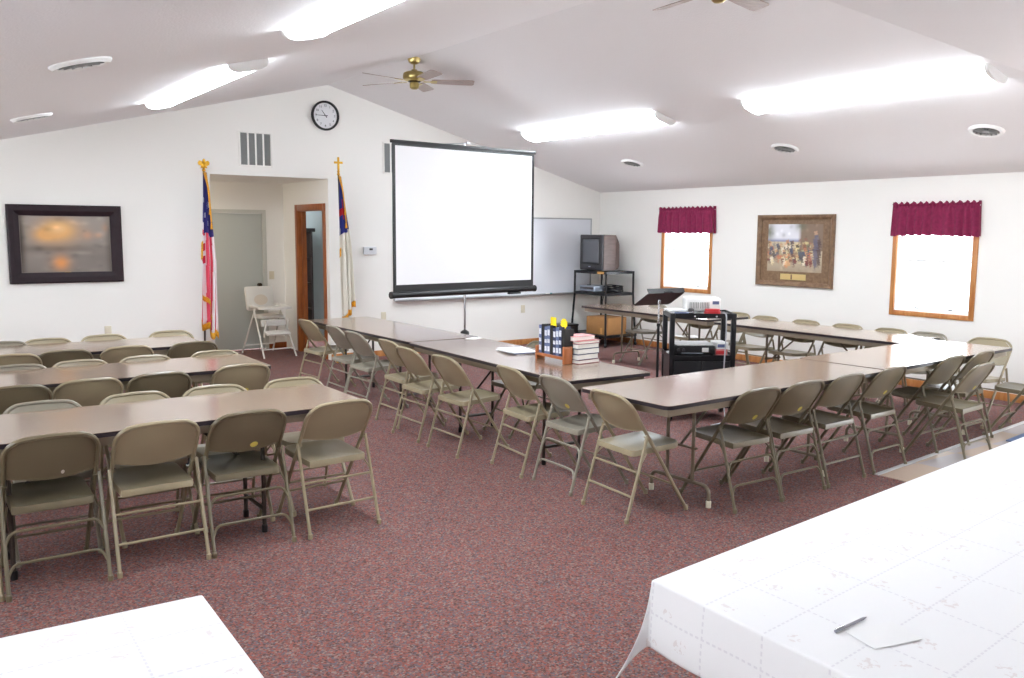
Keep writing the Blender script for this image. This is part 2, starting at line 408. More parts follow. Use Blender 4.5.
# ------------------------------------------------------------------ windows
def window(n, x, ya, yb, za, zb, face):
    """double hung window in a wall of constant x; face = -1 when the room lies towards -x"""
    o = MB(); cw = .05; xi = x+face*.016
    o.bb(xi, x, ya-cw, ya+.006, za-cw, zb+cw, .004); o.bb(xi, x, yb-.006, yb+cw, za-cw, zb+cw, .004)
    o.bb(xi, x, ya+.006, yb-.006, zb-.006, zb+cw, .004); o.bb(xi, x, ya+.006, yb-.006, za-cw, za+.006, .004)
    xo = x-face*T; j = .018
    fr = struct('window_%d' % n, o, M['oak']); o = MB()
    o.bb(x, xo, ya, ya+j, za, zb); o.bb(x, xo, yb-j, yb, za, zb); o.bb(x, xo, ya+j, yb-j, zb-j, zb); o.bb(x, xo, ya+j, yb-j, za, za+j)
    o.build('window_jamb', M['white'], fr)
    s = MB(); xs0, xs1 = x-face*.045, x-face*.085; t = .028; zm = (za+zb)/2+.02
    Y0, Y1, Z0, Z1 = ya+j, yb-j, za+j, zb-j
    s.bb(xs0, xs1, Y0, Y0+t, Z0, Z1); s.bb(xs0, xs1, Y1-t, Y1, Z0, Z1); s.bb(xs0, xs1, Y0+t, Y1-t, Z1-t, Z1); s.bb(xs0, xs1, Y0+t, Y1-t, Z0, Z0+t); s.bb(xs0, xs1, Y0+t, Y1-t, zm-.014, zm+.014)
    s.build('window_sash', M['white'], fr)
    g = MB(); xg = x-face*.065
    g.bb(xg-.002, xg+.002, Y0+t, Y1-t, Z0+t, zm-.02); g.bb(xg-.002, xg+.002, Y0+t, Y1-t, zm+.02, Z1-t)
    g.build('window_pane', M['glass'], fr)
    if face < 0:
        l = MB()
        for yy in (Y0+.25*(Y1-Y0), Y0+.72*(Y1-Y0)): l.bb(xs0+face*.012, xs0, yy-.03, yy+.03, Z0+t-.006, Z0+t+.012, .002)
        l.build('sash_lift', M['alu'], fr)
for i, (ya, yb, za, zb) in enumerate(WR[:2]): window(i+1, XR, ya, yb, za, zb, -1)
# glazed doors added out of view to bring daylight onto the near white tables
for i in (0, 1):
    y0 = .5+i*.9; xd = XR+.04
    m = MB(); m.bb(xd, xd+.045, y0+.01, y0+.10, .01, 2.04); m.bb(xd, xd+.045, y0+.80, y0+.89, .01, 2.04); m.bb(xd, xd+.045, y0+.10, y0+.80, 1.94, 2.04); m.bb(xd, xd+.045, y0+.10, y0+.80, .01, .22)
    d = struct('door_%d' % (i+2), m, M['white'])
    MB().bb(xd+.02, xd+.026, y0+.10, y0+.80, .22, 1.94).build('door_pane', M['glass'], d)
    hy_ = y0+(.80 if i == 0 else .06)
    MB().tube(fillet([(xd, hy_+.02, .9), (xd-.05, hy_+.02, .9), (xd-.05, hy_+.02, 1.2), (xd, hy_+.02, 1.2)], .02, 3), .009, 8).build('door_handle', M['chrome'], d)
for i, (ya, yb, za, zb) in enumerate(WL): window(i+3, XL, ya, yb, za, zb, 1)
# valances
def valance(ya, yb, z0, z1, label):
    t = thing('window_valance', label, 'curtain', (XR, (ya+yb)/2, z0), 0, 'burgundy valances')
    Wd = yb-ya; H = z1-z0
    MB().tube([(-.028, -Wd/2-.004, H*.86), (-.028, Wd/2+.004, H*.86)], .008, 8).tube([(-.028, -Wd/2+.01, H*.86), (0, -Wd/2+.01, H*.86)], .006, 6).tube([(-.028, Wd/2-.01, H*.86), (0, Wd/2-.01, H*.86)], .006, 6).build('curtain_rod', M['white'], t)
    NF = 9
    def fn(u, v):
        s = u*2-1; wv = Wd/2*(1+.03*(1-v))
        ph = u*NF*2*PI+1.3*math.sin(u*11+ya)
        ph2 = u*26*2*PI+1.1*math.sin(u*23+ya)
        k = max(0, min(1, (v-.62)/.2))
        x = -.060-(.012+.012*(1-v))*math.sin(ph)*(1-k)-.007*math.sin(ph2)*k
        if v > .90: x -= .012*math.sin((v-.90)/.10*PI*.8)
        z = H*v
        if v > .9: z = H*v-.014*(v-.9)/.1*(1+math.sin(ph2*.5+.6))
        if v < .05: z = H*v+.006*math.sin(ph)+.006*math.sin(u*5+ya)
        return (x+.014*math.exp(-((v-.86)/.03)**2), s*wv, z)
    c = MB().grid(200, 30, fn)
    for sgn in (-1, 1):
        c.grid(4, 22, lambda u, v, sg=sgn: (-.062*(1-u)-.004*u, sg*Wd/2*(1+.03*(1-v)), H*min(v, .985)))
    c.build('curtain', M['valance'], t, solid=.003, sharp=180)
valance(8.60, 9.66, 1.74, 2.125, 'burgundy gathered valance over the window beside the television corner')
valance(4.90, 5.88, 1.725, 2.11, 'burgundy gathered valance over the window right of the crowd picture')

# ------------------------------------------------------------------ painted panels (pictures, flags)
def set_paint(o, fn, domain='POINT'):
    me = o.data; a = me.color_attributes.new('paint', 'FLOAT_COLOR', domain)
    if domain == 'POINT':
        for i, v in enumerate(me.vertices): a.data[i].color = fn(v.co)
    else:
        for p in me.polygons:
            c = fn(p.center)
            for li in p.loop_indices: a.data[li].color = c
def blend(a, b, t):
    t = max(0, min(1, t)); return tuple(a[i]*(1-t)+b[i]*t for i in range(3))
def picture(name, label, loc, rz, Wd, H, fw, dep, fmat, paintfn, n=(70, 48), inner=None):
    """picture in local XZ plane facing -Y, back on y=0"""
    t = thing(name, label, 'picture', loc, rz)
    m = MB()
    o = [(-Wd/2, -H/2), (Wd/2, -H/2), (Wd/2, H/2), (-Wd/2, H/2)]
    def off(q, e): return [(x-math.copysign(e, x), z-math.copysign(e, z)) for x, z in q]
    prof = [(0, 0), (0, -dep*.75), (fw*.15, -dep), (fw*.55, -dep*.92), (fw*.8, -dep*.6), (fw, -dep*.45), (fw, 0)]
    rings = [[(x, y, z) for x, z in off(o, e)] for e, y in prof]
    vs = [p for r in rings for p in r]; fs = []
    for i in range(len(rings)):
        j = (i+1) % len(rings)
        for k in range(4): fs.append((i*4+k, i*4+(k+1) % 4, j*4+(k+1) % 4, j*4+k))
    m.add(vs, fs); m.build('frame', fmat, t, sharp=20)
    iw, ih = Wd/2-fw, H/2-fw
    if inner:
        MB().bb(-iw-.004, iw+.004, -.006, 0, -ih-.004, ih+.004).build('mat_board', inner[0], t)
        x0, x1, z0, z1 = inner[1]; yy = -.009
    else: x0, x1, z0, z1, yy = -iw-.003, iw+.003, -ih-.003, ih+.003, -.008
    p = MB().grid(n[0], n[1], lambda u, v: (x0+(x1-x0)*u, yy, z0+(z1-z0)*v)).build('picture_print', M['paint'], t, recalc=False)
    set_paint(p, lambda co: paintfn((co.x-x0)/(x1-x0), (co.z-z0)/(z1-z0))+(1,))
    p.data.flip_normals() if p.data.polygons[0].normal.y > 0 else None
    return t
def L3(r, g, b): return lin((r, g, b))[:3]
def gz(u, v, cu, cv, su, sv): return math.exp(-((u-cu)/su)**2-((v-cv)/sv)**2)
rnd = random.Random(3)
blobs = [(rnd.uniform(0, 1), rnd.uniform(0, 1), rnd.uniform(.02, .06), rnd.uniform(-1, 1)) for _ in range(60)]
def landscape(u, v):
    c = blend(L3(128, 118, 110), L3(158, 148, 138), v)
    wob = sum(s*gz(u, v, bu, bv, r, r*.8) for bu, bv, r, s in blobs)*.25
    c = blend(c, L3(104, 92, 84), .8*gz(u, v, .3, .42, .5, .07)+.4*gz(u, v, .85, .25, .3, .15))
    c = blend(c, L3(226, 170, 104), 1.2*gz(u, v, .42+wob*.1, .74, .2, .2)+.7*gz(u, v, .25, .66, .12, .12))
    c = blend(c, L3(240, 200, 140), .8*gz(u, v, .42, .78, .1, .09))
    c = blend(c, L3(224, 150, 84), 1.0*gz(u, v, .43, .16, .09, .13))
    c = blend(c, L3(196, 150, 120), .8*gz(u, v, .74, .66, .06, .08)+.7*gz(u, v, .87, .66, .05, .05)+.5*gz(u, v, .95, .8, .04, .08))
    c = blend(c, L3(160, 150, 138), .6*gz(u, v, .66, .34, .12, .03))
    c = blend(c, L3(70, 56, 44), .9*gz(u, v, .0, .5, .05, .9)+.6*gz(u, v, 1, .4, .05, .8))
    return blend(c, (c[0]*(1+wob), c[1]*(1+wob), c[2]*(1+wob)), 1)
t = picture('landscape_picture', 'dark framed sunset lake landscape picture on the left of the back wall', (1.69, YB, 1.573), 0, 1.165, .868, .12, .05, M['frame'], landscape,
            inner=(M['matgrey'], (-.455, .455, -.31, .31)))
MB().bb(-.03, .03, -.014, -.006, -.33, -.312).build('name_plate', M['gold'], t)
fig = [(.05, .36, .035, .2, (110, 92, 80)), (.12, .42, .03, .22, (150, 140, 128)), (.19, .4, .03, .22, (104, 100, 110)), (.25, .42, .03, .2, (176, 160, 128)),
       (.36, .36, .05, .28, (222, 132, 84)), (.38, .2, .06, .1, (214, 160, 110)), (.45, .42, .03, .22, (92, 72, 66)), (.5, .3, .03, .2, (110, 60, 56)), (.56, .48, .05, .14, (226, 206, 150)),
       (.63, .36, .06, .2, (70, 76, 92)), (.7, .52, .06, .12, (230, 214, 150)), (.72, .28, .05, .16, (60, 66, 84)), (.78, .44, .03, .18, (190, 110, 90)), (.88, .46, .045, .4, (96, 92, 112)),
       (.94, .42, .03, .32, (86, 66, 66)), (.88, .82, .025, .05, (190, 150, 120)), (.37, .64, .02, .04, (180, 130, 100)), (.47, .62, .02, .04, (120, 84, 70)), (.6, .66, .02, .04, (150, 110, 90)), (.7, .68, .02, .04, (140, 96, 80)),
       (.31, .3, .03, .2, (236, 226, 200)), (.8, .24, .03, .16, (180, 120, 100))]
rf = random.Random(11)
pal = [(222, 206, 160), (150, 120, 96), (96, 84, 88), (196, 120, 88), (120, 64, 58), (84, 88, 110), (230, 220, 196), (170, 140, 110), (70, 58, 56), (206, 160, 120), (110, 104, 84)]
small = [(rf.uniform(.0, .82), rf.uniform(.18, .58), rf.uniform(.012, .03), rf.uniform(.03, .10), rf.choice(pal)) for _ in range(110)]
small.sort(key=lambda q: -q[1])
def crowd(u, v):
    c = blend(L3(168, 150, 128), L3(206, 190, 160), min(1, v*2))
    if v > .64: c = blend(L3(120, 130, 170), L3(226, 226, 232), (v-.64)/.07)
    c = blend(c, L3(132, 110, 92), 1.6*max(0, min(1, (u-.56)/.1))*(v > .45))
    c = blend(c, L3(104, 108, 88), .9*gz(u, v, .02, .85, .09, .2)+.8*gz(u, v, .6, .96, .1, .1))
    jt = .012*math.sin(u*90+v*31)+.010*math.sin(v*120+u*17)
    for cu, cv, su, sv, col in fig+small:
        d = ((u-cu+jt)/su)**2+((v-cv)/sv)**2
        if d < 1.25: c = blend(c, L3(*col), min(.9, (1.25-d)*1.6))
    s = sum(s*gz(u, v, bu, bv, r*.6, r*.8) for bu, bv, r, s in blobs)*.35
    return (c[0]*(1+s), c[1]*(1+s), c[2]*(1+s))
t = picture('crowd_picture', 'brown framed picture of a robed crowd between the two windows', (XR, 7.255, 1.522), -PI/2, 1.18, .922, .062, .04, M['framebrown'], crowd, n=(90, 64),
            inner=(M['matwood'], (-.42, .42, -.27, .34)))
m = MB().bb(-.20, .19, -.012, -.006, -.375, -.30); m.build('name_plate', M['plaque'], t)
MB().bb(-.035, -.015, -.016, -.011, -.37, -.305).build('plate_divider', M['matwood'], t)

# ------------------------------------------------------------------ wall fittings
def plate(name, label, cat, loc, rz, kind):
    t = thing(name, label, cat, loc, rz, kind)
    MB().box((0, -.004, 0), (.075, .008, .118), 0, .003).build('cover_plate', M['ivory'], t)
    m = MB()
    if 'outlet' in name:
        for z in (-.022, .022): m.lathe([(.017, 0), (.017, .003), (0, .003)], (0, -.008, z), 14, mat=Matrix.Rotation(PI/2, 4, 'X'))
        m.build('sockets', M['ivory'], t)
    else:
        m.box((0, -.012, .004), (.011, .014, .022), 0, .002).build('toggle', M['ivory'], t)
    return t
plate('wall_outlet', 'ivory wall outlet low on the back wall left of the projection screen', 'outlet', (5.647, YB, .56), 0, 'wall outlets')
plate('wall_outlet', 'ivory wall outlet under the right end of the whiteboard', 'outlet', (8.05, YB, .555), 0, 'wall outlets')
plate('wall_outlet', 'ivory wall outlet below the sunset landscape picture', 'outlet', (2.08, YB, .565), 0, 'wall outlets')
plate('light_switch', 'ivory light switch beside the grey alcove door', 'switch', (4.655, AY, 1.085), 0, None)
t = thing('thermostat', 'small white thermostat between the right flag and the projection screen', 'thermostat', (5.44, YB, 1.475))
MB().box((0, -.0185, 0), (.19, .041, .105), 0, .006).build('housing', plain('thermostat_grey', (214, 216, 220), .45), t)
MB().box((.01, -.041, .018), (.05, .003, .025)).build('display', M['ventdark'], t)
def grille(label, x0, x1, z0, z1, n):
    t = thing('wall_vent', label, 'vent', ((x0+x1)/2, YB, z0), 0, 'return air vents')
    Wd, H = x1-x0, z1-z0; b = .022
    m = MB().bb(-Wd/2, -Wd/2+b, -.016, 0, 0, H, .003).bb(Wd/2-b, Wd/2, -.016, 0, 0, H, .003).bb(-Wd/2+b, Wd/2-b, -.016, 0, 0, b, .003).bb(-Wd/2+b, Wd/2-b, -.016, 0, H-b, H, .003)
    s = (Wd-2*b)/n
    for i in range(1, n): m.bb(-Wd/2+b+i*s-.011, -Wd/2+b+i*s+.011, -.014, 0, b, H-b, .003)
    m.build('vent_frame', M['wall'], t)
    for i in range(n):
        g = MB(); xa, xb = -Wd/2+b+i*s+.008, -Wd/2+b+(i+1)*s-.008
        g.bb(xa, xb, -.003, 0, b, H-b)
        zz = b+.008
        while zz < H-b-.008:
            g.box(((xa+xb)/2, -.007, zz), (xb-xa, .012, .003), mat=Matrix.Rotation(R(-40), 4, 'X')); zz += .014
        g.build('louvre_panel', M['vent'], t)
grille('white air vent with four grey panels above the alcove', 3.675, 4.11, 2.53, 2.965, 4)
grille('grey air vent half hidden behind the top left of the projection screen', 5.66, 6.09, 2.52, 2.955, 4)
# clock
t = thing('wall_clock', 'round black rimmed wall clock at the top of the back wall', 'clock', (4.825, YB, 3.232))
RX = Matrix.Rotation(PI/2, 4, 'X')
MB().lathe([(.15, 0), (.187, 0), (.192, .02), (.187, .045), (.172, .05), (.165, .038), (.162, .02)], (0, 0, 0), 48, mat=RX).build('rim', M['black'], t)
MB().lathe([(.168, 0), (.168, .022), (0, .022)], (0, 0, 0), 40, mat=RX).build('dial', M['clockface'], t)
def text_mesh(txt, size, name, mat, parent, loc, rot, ext=.001):
    cu = bpy.data.curves.new('t', 'FONT'); cu.body = txt; cu.size = size; cu.extrude = ext; cu.align_x = 'CENTER'; cu.align_y = 'CENTER'
    o = bpy.data.objects.new('t', cu); COL.objects.link(o)
    dg = bpy.context.evaluated_depsgraph_get(); me = bpy.data.meshes.new_from_object(o.evaluated_get(dg))
    bpy.data.objects.remove(o); me.materials.clear(); me.materials.append(mat)
    me.transform(Matrix.Translation(loc)@rot)
    n = bpy.data.objects.new(name, me); COL.objects.link(n); n.parent = parent
    return n
for h in range(1, 13):
    a = PI/2-h*PI/6
    text_mesh(str(h), .042, 'numeral', M['ink'], t, (.128*math.cos(a), -.0235, .128*math.sin(a)), RX)
def hand(name, ang, ln, wd, y):
    m = MB(); dx, dz = math.sin(ang), math.cos(ang)
    p = [(-.03*dx+wd*dz, -.03*dz-wd*dx), (ln*dx+wd*.4*dz, ln*dz-wd*.4*dx), (ln*dx-wd*.4*dz, ln*dz+wd*.4*dx), (-.03*dx-wd*dz, -.03*dz+wd*dx)]
    m.prism(p, y, y-.003, lambda x, z, yy: (x, yy, z)); m.build(name, M['ink'], t)
hand('hour_hand', R(322), .085, .006, -.027); hand('minute_hand', R(270), .125, .005, -.031)

# whiteboard
t = thing('whiteboard', 'long wall mounted whiteboard behind the projection screen', 'whiteboard', (7.605, YB, .765))
Wd, H = 3.6, 1.2
MB().bb(-Wd/2+.012, Wd/2-.012, -.014, 0, .012, H-.012).build('board_panel', M['board'], t)
m = MB(); b = .02
m.bb(-Wd/2, -Wd/2+b, -.022, 0, 0, H, .003).bb(Wd/2-b, Wd/2, -.022, 0, 0, H, .003).bb(-Wd/2+b, Wd/2-b, -.022, 0, H-b, H, .003).bb(-Wd/2+b, Wd/2-b, -.022, 0, 0, b, .003)
m.build('board_frame', M['alu'], t)
m = MB(); m.prism([(-.022, 0), (-.10, -.005), (-.105, .012), (-.098, .012), (-.093, .004), (-.022, .010)], -Wd/2, Wd/2, lambda y, z, x: (x, y, z)); m.build('marker_tray', M['alu'], t)
t = thing('marker', 'teal marker lying on the whiteboard tray right of the screen', 'marker', (8.50, YB-.06, .784))
MB().tube([(-.05, 0, 0), (.03, 0, 0)], .008, 10).build('barrel', M['white'], t); MB().tube([(.03, 0, 0), (.075, 0, 0)], .0085, 10).build('cap', M['teal'], t)

# ------------------------------------------------------------------ ceiling fittings
def fixture(x, y0, y1, label):
    side = -1 if x > XRG else 1
    sl = math.atan(.2646) if x > XRG else math.atan(.2497)
    t = thing('fluorescent_light', label, 'ceiling light', (x, (y0+y1)/2, zc(x)), 0, 'fluorescent ceiling fixtures')
    t.rotation_euler = (0, sl if x > XRG else -sl, 0)
    Lh = (y1-y0)/2
    MB().bb(-.12, .12, -Lh+.02, Lh-.02, -.012, 0, .002).build('housing', M['white'], t)
    sec = [(-.148, -.004), (-.15, -.018), (-.13, -.045), (-.09, -.062), (0, -.067), (.09, -.062), (.13, -.045), (.15, -.018), (.148, -.004)]
    m = MB(); m.prism(sec, -Lh+.035, Lh-.035, lambda xx, zz, yy: (xx, yy, zz)); m.build('lens', M['lens'], t, sharp=60)
    sec2 = [(-.155, 0), (-.155, -.022), (-.135, -.052), (-.093, -.069), (0, -.074), (.093, -.069), (.135, -.052), (.155, -.022), (.155, 0)]
    for s in (-1, 1):
        m = MB(); m.prism(sec2, s*(Lh-.035), s*Lh, lambda xx, zz, yy: (xx, yy, zz)); m.build('end_cap', M['white'], t)
fixture(7.17, 7.2, 9.75, 'long fluorescent light on the right slope above the television end')
fixture(7.2, 3.62, 6.06, 'long fluorescent light on the right slope above the corner tables')
fixture(2.3, 6.65, 9.2, 'long fluorescent light on the left slope nearer the clock wall')
fixture(2.15, 2.75, 5.2, 'long fluorescent light at the top edge of the left slope')
fixture(7.3, -1.5, .95, 'long fluorescent light on the right slope above the camera end')  # fixture added out of view to light the near tables
t = thing('ceiling_lamp', 'white dome ceiling lamp in the hall left of the alcove', 'ceiling light', (2.75, 12.0, AZ))  # lamp added out of view to brighten the alcove
MB().lathe([(0, 0), (.16, 0), (.16, -.02), (0, -.02)], (0, 0, 0), 28).build('lamp_base', M['white'], t)
MB().lathe([(.15, -.02), (.145, -.05), (.11, -.085), (.05, -.105), (0, -.11)], (0, 0, 0), 28).build('lamp_shade', emit('warm_lamp_glass', (255, 244, 222), 22.0), t)
def round_vent(x, y, label, r=.155):
    sl = math.atan(.2646) if x > XRG else -math.atan(.2497)
    t = thing('ceiling_vent', label, 'vent', (x, y, zc(x)), 0, 'round ceiling vents'); t.rotation_euler = (0, sl, 0)
    MB().lathe([(r*.72, -.002), (r*.75, -.02), (r*.9, -.024), (r, -.008), (r, 0)], (0, 0, 0), 36).build('vent_ring', M['white'], t)
    MB().lathe([(0, -.004), (r*.74, -.004), (r*.74, -.001), (0, -.001)], (0, 0, 0), 32).build('vent_throat', M['ventdark'], t)
    MB().lathe([(0, -.022), (r*.22, -.020), (r*.24, -.012), (0, -.010)], (0, 0, 0), 24).build('diffuser', M['vent'], t)
    m = MB()
    for k in range(14):
        a = 2*PI*k/14; m.box((r*.48*math.cos(a), r*.48*math.sin(a), -.012), (r*.5, .004, .012), rz=a)
    m.build('vanes', M['vent'], t)
round_vent(8.44, 9.1, 'round ceiling vent high above the far window by the television')
round_vent(8.39, 6.54, 'round ceiling vent above the crowd picture')
round_vent(8.39, 4.29, 'round ceiling vent above the right hand window')
round_vent(.95, 5.46, 'large looking round ceiling vent on the left slope nearest the camera', .165)
round_vent(1.1, 8.62, 'round ceiling vent on the left slope nearest the left picture', .165)

def fan(y, zr, ang, label, up=0):
    t = thing('ceiling_fan', label, 'ceiling fan', (XRG, y, zr), 0, 'ceiling fans')
    MB().lathe([(.0, 0), (.07, 0), (.072, -.02), (.06, -.05), (.028, -.068), (.012, -.07), (0, -.07)], (0, 0, 0), 24).build('canopy', M['brass'], t)
    MB().tube([(0, 0, -.06), (0, 0, -.15+up)], .011, 10).build('downrod', M['brass'], t)
    MB().lathe([(0, -.125), (.03, -.125), (.035, -.14), (.09, -.15), (.118, -.165), (.125, -.19), (.125, -.215), (.115, -.235), (.08, -.25), (0, -.25)], (0, 0, up), 28).build('motor_housing', M['brass'], t)
    MB().lathe([(0, -.25), (.075, -.25), (.06, -.262), (.0, -.262)], (0, 0, up), 20).build('flywheel', M['darkknob'], t)
    MB().lathe([(0, -.262), (.045, -.262), (.052, -.28), (.05, -.32), (.03, -.335), (0, -.338)], (0, 0, up), 20).build('switch_housing', M['brass'], t)
    for k in range(5):
        a = R(ang+72*k)
        RM = Matrix.Rotation(a, 4, 'Z')@Matrix.Translation((0, 0, up-.248))@Matrix.Rotation(R(-12), 4, 'X')
        b = MB(); n = 9
        prof = [(.19, .05), (.22, .058), (.40, .066), (.60, .071), (.645, .066), (.66, .05)]
        poly = [(x, -w_) for x, w_ in prof]+[(x, w_) for x, w_ in reversed(prof)]
        b.prism(poly, -.003, .003, lambda x, yy, z: RM@Vector((x, yy, z)))
        bl = b.build('blade', M['blade'], t)
        i = MB(); 
        i.prism([(.10, -.014), (.17, -.012), (.20, -.035), (.25, -.028), (.25, .028), (.20, .035), (.17, .012), (.10, .014)], -.008, -.0035, lambda x, yy, z: RM@Vector((x, yy, z)))
        i.build('blade_iron', M['brass'], bl)
fan(8.78, zc(XRG)-.005, 46, 'brass ceiling fan with five wooden blades near the clock')
fan(4.42, zc(XRG)-.005, 13, 'ceiling fan at the top edge with only two brown blade tips showing', .05)

# ------------------------------------------------------------------ folding chairs
FH, FY, TY, TZ = .50, .50, .004, .758
def rail_pt(u, w_, out=0):
    """point on the sloping back frame: u across, w_ 0..1 from front foot to the top of the back, out = offset towards the back"""
    dy, dz = TY-FY, TZ-.006
    ln = math.hypot(dy, dz); nx, nz = -dz/ln, dy/ln      # normal pointing backwards (-y) and up a little
    return Vector((u, FY+dy*w_+nx*out, .006+dz*w_-nz*out*-1 if False else .006+dz*w_+nz*out))
def chair_proto(matn, bent, stick):
    mt = M[matn]
    t = thing('folding_chair', 'beige metal folding chair', 'chair', (0, 0, 0), 0)
    hw = .203
    ws = .60
    for s in (-1, 1):
        lg = MB().tube([rail_pt(s*hw*.97, .012), rail_pt(s*hw, ws)], .0115, 8).build('leg', mt, t)
        MB().lathe([(.0, -.006), (.0145, -.006), (.0145, .022), (.0118, .026), (0, .026)], rail_pt(s*hw*.97, 0)+Vector((0, -.003, .002)), 10).build('foot_cap', mt, lg)
    path = [(-hw, ws), (-hw*1.02, 1.0), (0, 1.012), (hw*1.02, 1.0), (hw, ws)]
    pts = fillet([rail_pt(u, w_) for u, w_ in path], {1: .125, 2: .6, 3: .125}, 7)
    MB().tube(pts, .0115, 8).build('back_frame', mt, t)
    # backrest: curved sheet between the rails, outer edge follows the arch
    half = hw*1.0; r_ = .125; LN = math.hypot(TY-FY, TZ-.006)
    def wtop(u):
        a = abs(u); e = half-r_
        base = 1.0+.010*(1-a/half)
        if a <= e: return base
        d = (a-e)
        return 1.0-(r_-math.sqrt(max(0, r_*r_-d*d)))/LN
    def bk(u, v, off):
        uu = (u*2-1)*half*.985
        wb = .722+.012*(abs(uu)/half)**2
        ww = wb+(wtop(uu)-wb)*v
        bow = .030*(1-(uu/half)**2)
        p = rail_pt(uu, ww, bow*(1-v**3)+off)
        return p
    m = MB(); m.grid(18, 8, lambda u, v: bk(u, v, .002)); m.grid(18, 8, lambda u, v: bk(u, v, -.002))
    # rolled lower lip
    m.tube([bk(i/18, .0, 0) for i in range(19)], .005, 6)
    br = m.build('backrest', mt, t, sharp=50)
    if stick:
        e = MB(); pts = [(.5+.08*math.cos(a*PI/8), .12+.075*math.sin(a*PI/8)) for a in range(16)]
        cen = (.62, .14) if stick == 'w' else (.60, .16)
        rr = (.02, .05) if stick == 'w' else (.055, .075)
        vs = [bk(cen[0]+rr[0]*math.cos(a*PI/8), cen[1]+rr[1]*math.sin(a*PI/8), .0035) for a in range(16)]
        vs2 = [bk(cen[0]+rr[0]*math.cos(a*PI/8), cen[1]+rr[1]*math.sin(a*PI/8), .002) for a in range(16)]
        e.add(vs+vs2, [tuple(range(16)), tuple(range(31, 15, -1))]+[(i, (i+1) % 16, 16+(i+1) % 16, 16+i) for i in range(16)])
        so = e.build('sticker', M['wsticker'] if stick == 'w' else M['sticker'], br)
        so['label'] = 'white sticker' if stick == 'w' else 'yellow oval sticker'
    # seat
    out = []
    y0, y1, wr, wf = .07, .465, .182, .186
    pl = [(-wr, y0), (wr, y0), (wf, y1), (-wf, y1)]
    pf = fillet([Vector((x, y, 0)) for x, y in pl]+[Vector((-wr, y0, 0))], {1: .03, 2: .075, 3: .075}, 6)[:-1]
    loop = [(p.x, p.y) for p in pf]
    cx, cy = 0, (y0+y1)/2
    zs = lambda y: .425+.020*(y-y0)/(y1-y0)
    n = len(loop); vs = []; rings = [(1.0, -.034), (1.0, -.006), (.985, 0), (.93, 0), (.84, -.005), (.5, -.010), (.02, -.011)]
    for sc, dz in rings:
        for x, y in loop:
            X, Y = cx+(x-cx)*sc, cy+(y-cy)*sc; vs.append((X, Y, zs(Y)+dz))
    fs = [(i*n+k, i*n+(k+1) % n, (i+1)*n+(k+1) % n, (i+1)*n+k) for i in range(len(rings)-1) for k in range(n)]
    fs.append(tuple((len(rings)-1)*n+k for k in range(n)))
    # underside
    o2 = len(vs); 
    for x, y in loop: vs.append((cx+(x-cx)*.97, cy+(y-cy)*.97, zs(y)-.030))
    fs += [(k, o2+k, o2+(k+1) % n, (k+1) % n) for k in range(n)]; fs.append(tuple(o2+k for k in range(n-1, -1, -1)))
    MB().add(vs, fs).build('seat', mt, t, sharp=50)
    # rear legs
    hr = .222
    ty, tz = .150, .525
    for s in (-1, 1):
        lg = MB().tube([(s*hr, .0, .012), (s*hr*.985, ty, tz)], .010, 8)
        lg.tube([(s*hr*1.02, ty-.004, tz-.014), (s*hw*.94, ty-.004, tz-.014)], .005, 6)
        lg = lg.build('leg', mt, t)
        MB().lathe([(0, 0), (.0135, 0), (.0135, .026), (.0105, .03), (0, .03)], (s*hr, 0, 0), 10).build('foot_cap', mt, lg)
    yz = lambda z: ty*(z-.012)/(tz-.012)
    for z in (.155, .30):
        if bent:
            p = [(-hr, yz(z-.055), z-.055), (-hr+.012, yz(z)-.004, z), (hr-.012, yz(z)-.004, z), (hr, yz(z-.055), z-.055)]
            p = [(-hr, yz(z-.06), z-.06), (-hr+.03, yz(z), z+.004), (hr-.03, yz(z), z+.004), (hr, yz(z-.06), z-.06)]
            MB().tube(fillet(p, .05, 5), .0075, 7).build('rear_stretcher', mt, t)
        else:
            MB().tube([(-hr, yz(z), z), (hr, yz(z), z)], .0075, 7).build('rear_stretcher', mt, t)
    a, b = rail_pt(-hw, .235), rail_pt(hw, .235)
    MB().tube([a, b], .0075, 7).build('front_stretcher', mt, t)
    # folding links from the seat to the rear legs
    for s in (-1, 1):
        MB().tube([(s*.192, .17, .405), (s*hr*.965, yz(.33), .33)], .0055, 6).build('folding_link', mt, t)
    return reg(t)
PROTO = {}
used = set()
def chair(x, y, rz, label, kind=('beige', 0, None), group='folding chairs around the tables'):
    """x, y = point under the rear feet; chair faces +Y before rotation"""
    if kind not in PROTO:
        PROTO[kind] = chair_proto(*kind)
    p = PROTO[kind]
    if kind not in used:
        used.add(kind); p.location = (x, y, 0); p.rotation_euler = (0, 0, rz); p['label'] = label; p['group'] = group
        return p
    return dup(p, (x, y, 0), rz, label, group)
B, Bb, OL, OLb, OLs, OLw, G, Gs = ('beige', 0, None), ('beige', 1, None), ('olive', 0, None), ('olive', 1, None), ('olive', 1, 'y'), ('olive', 1, 'w'), ('grey', 0, None), ('grey', 1, 'y')
Bs = ('beige', 1, 'y')
ORD = ['leftmost', 'second', 'third', 'fourth', 'fifth', 'sixth', 'seventh', 'eighth', 'ninth']
g1 = 'chairs at the three left rows'
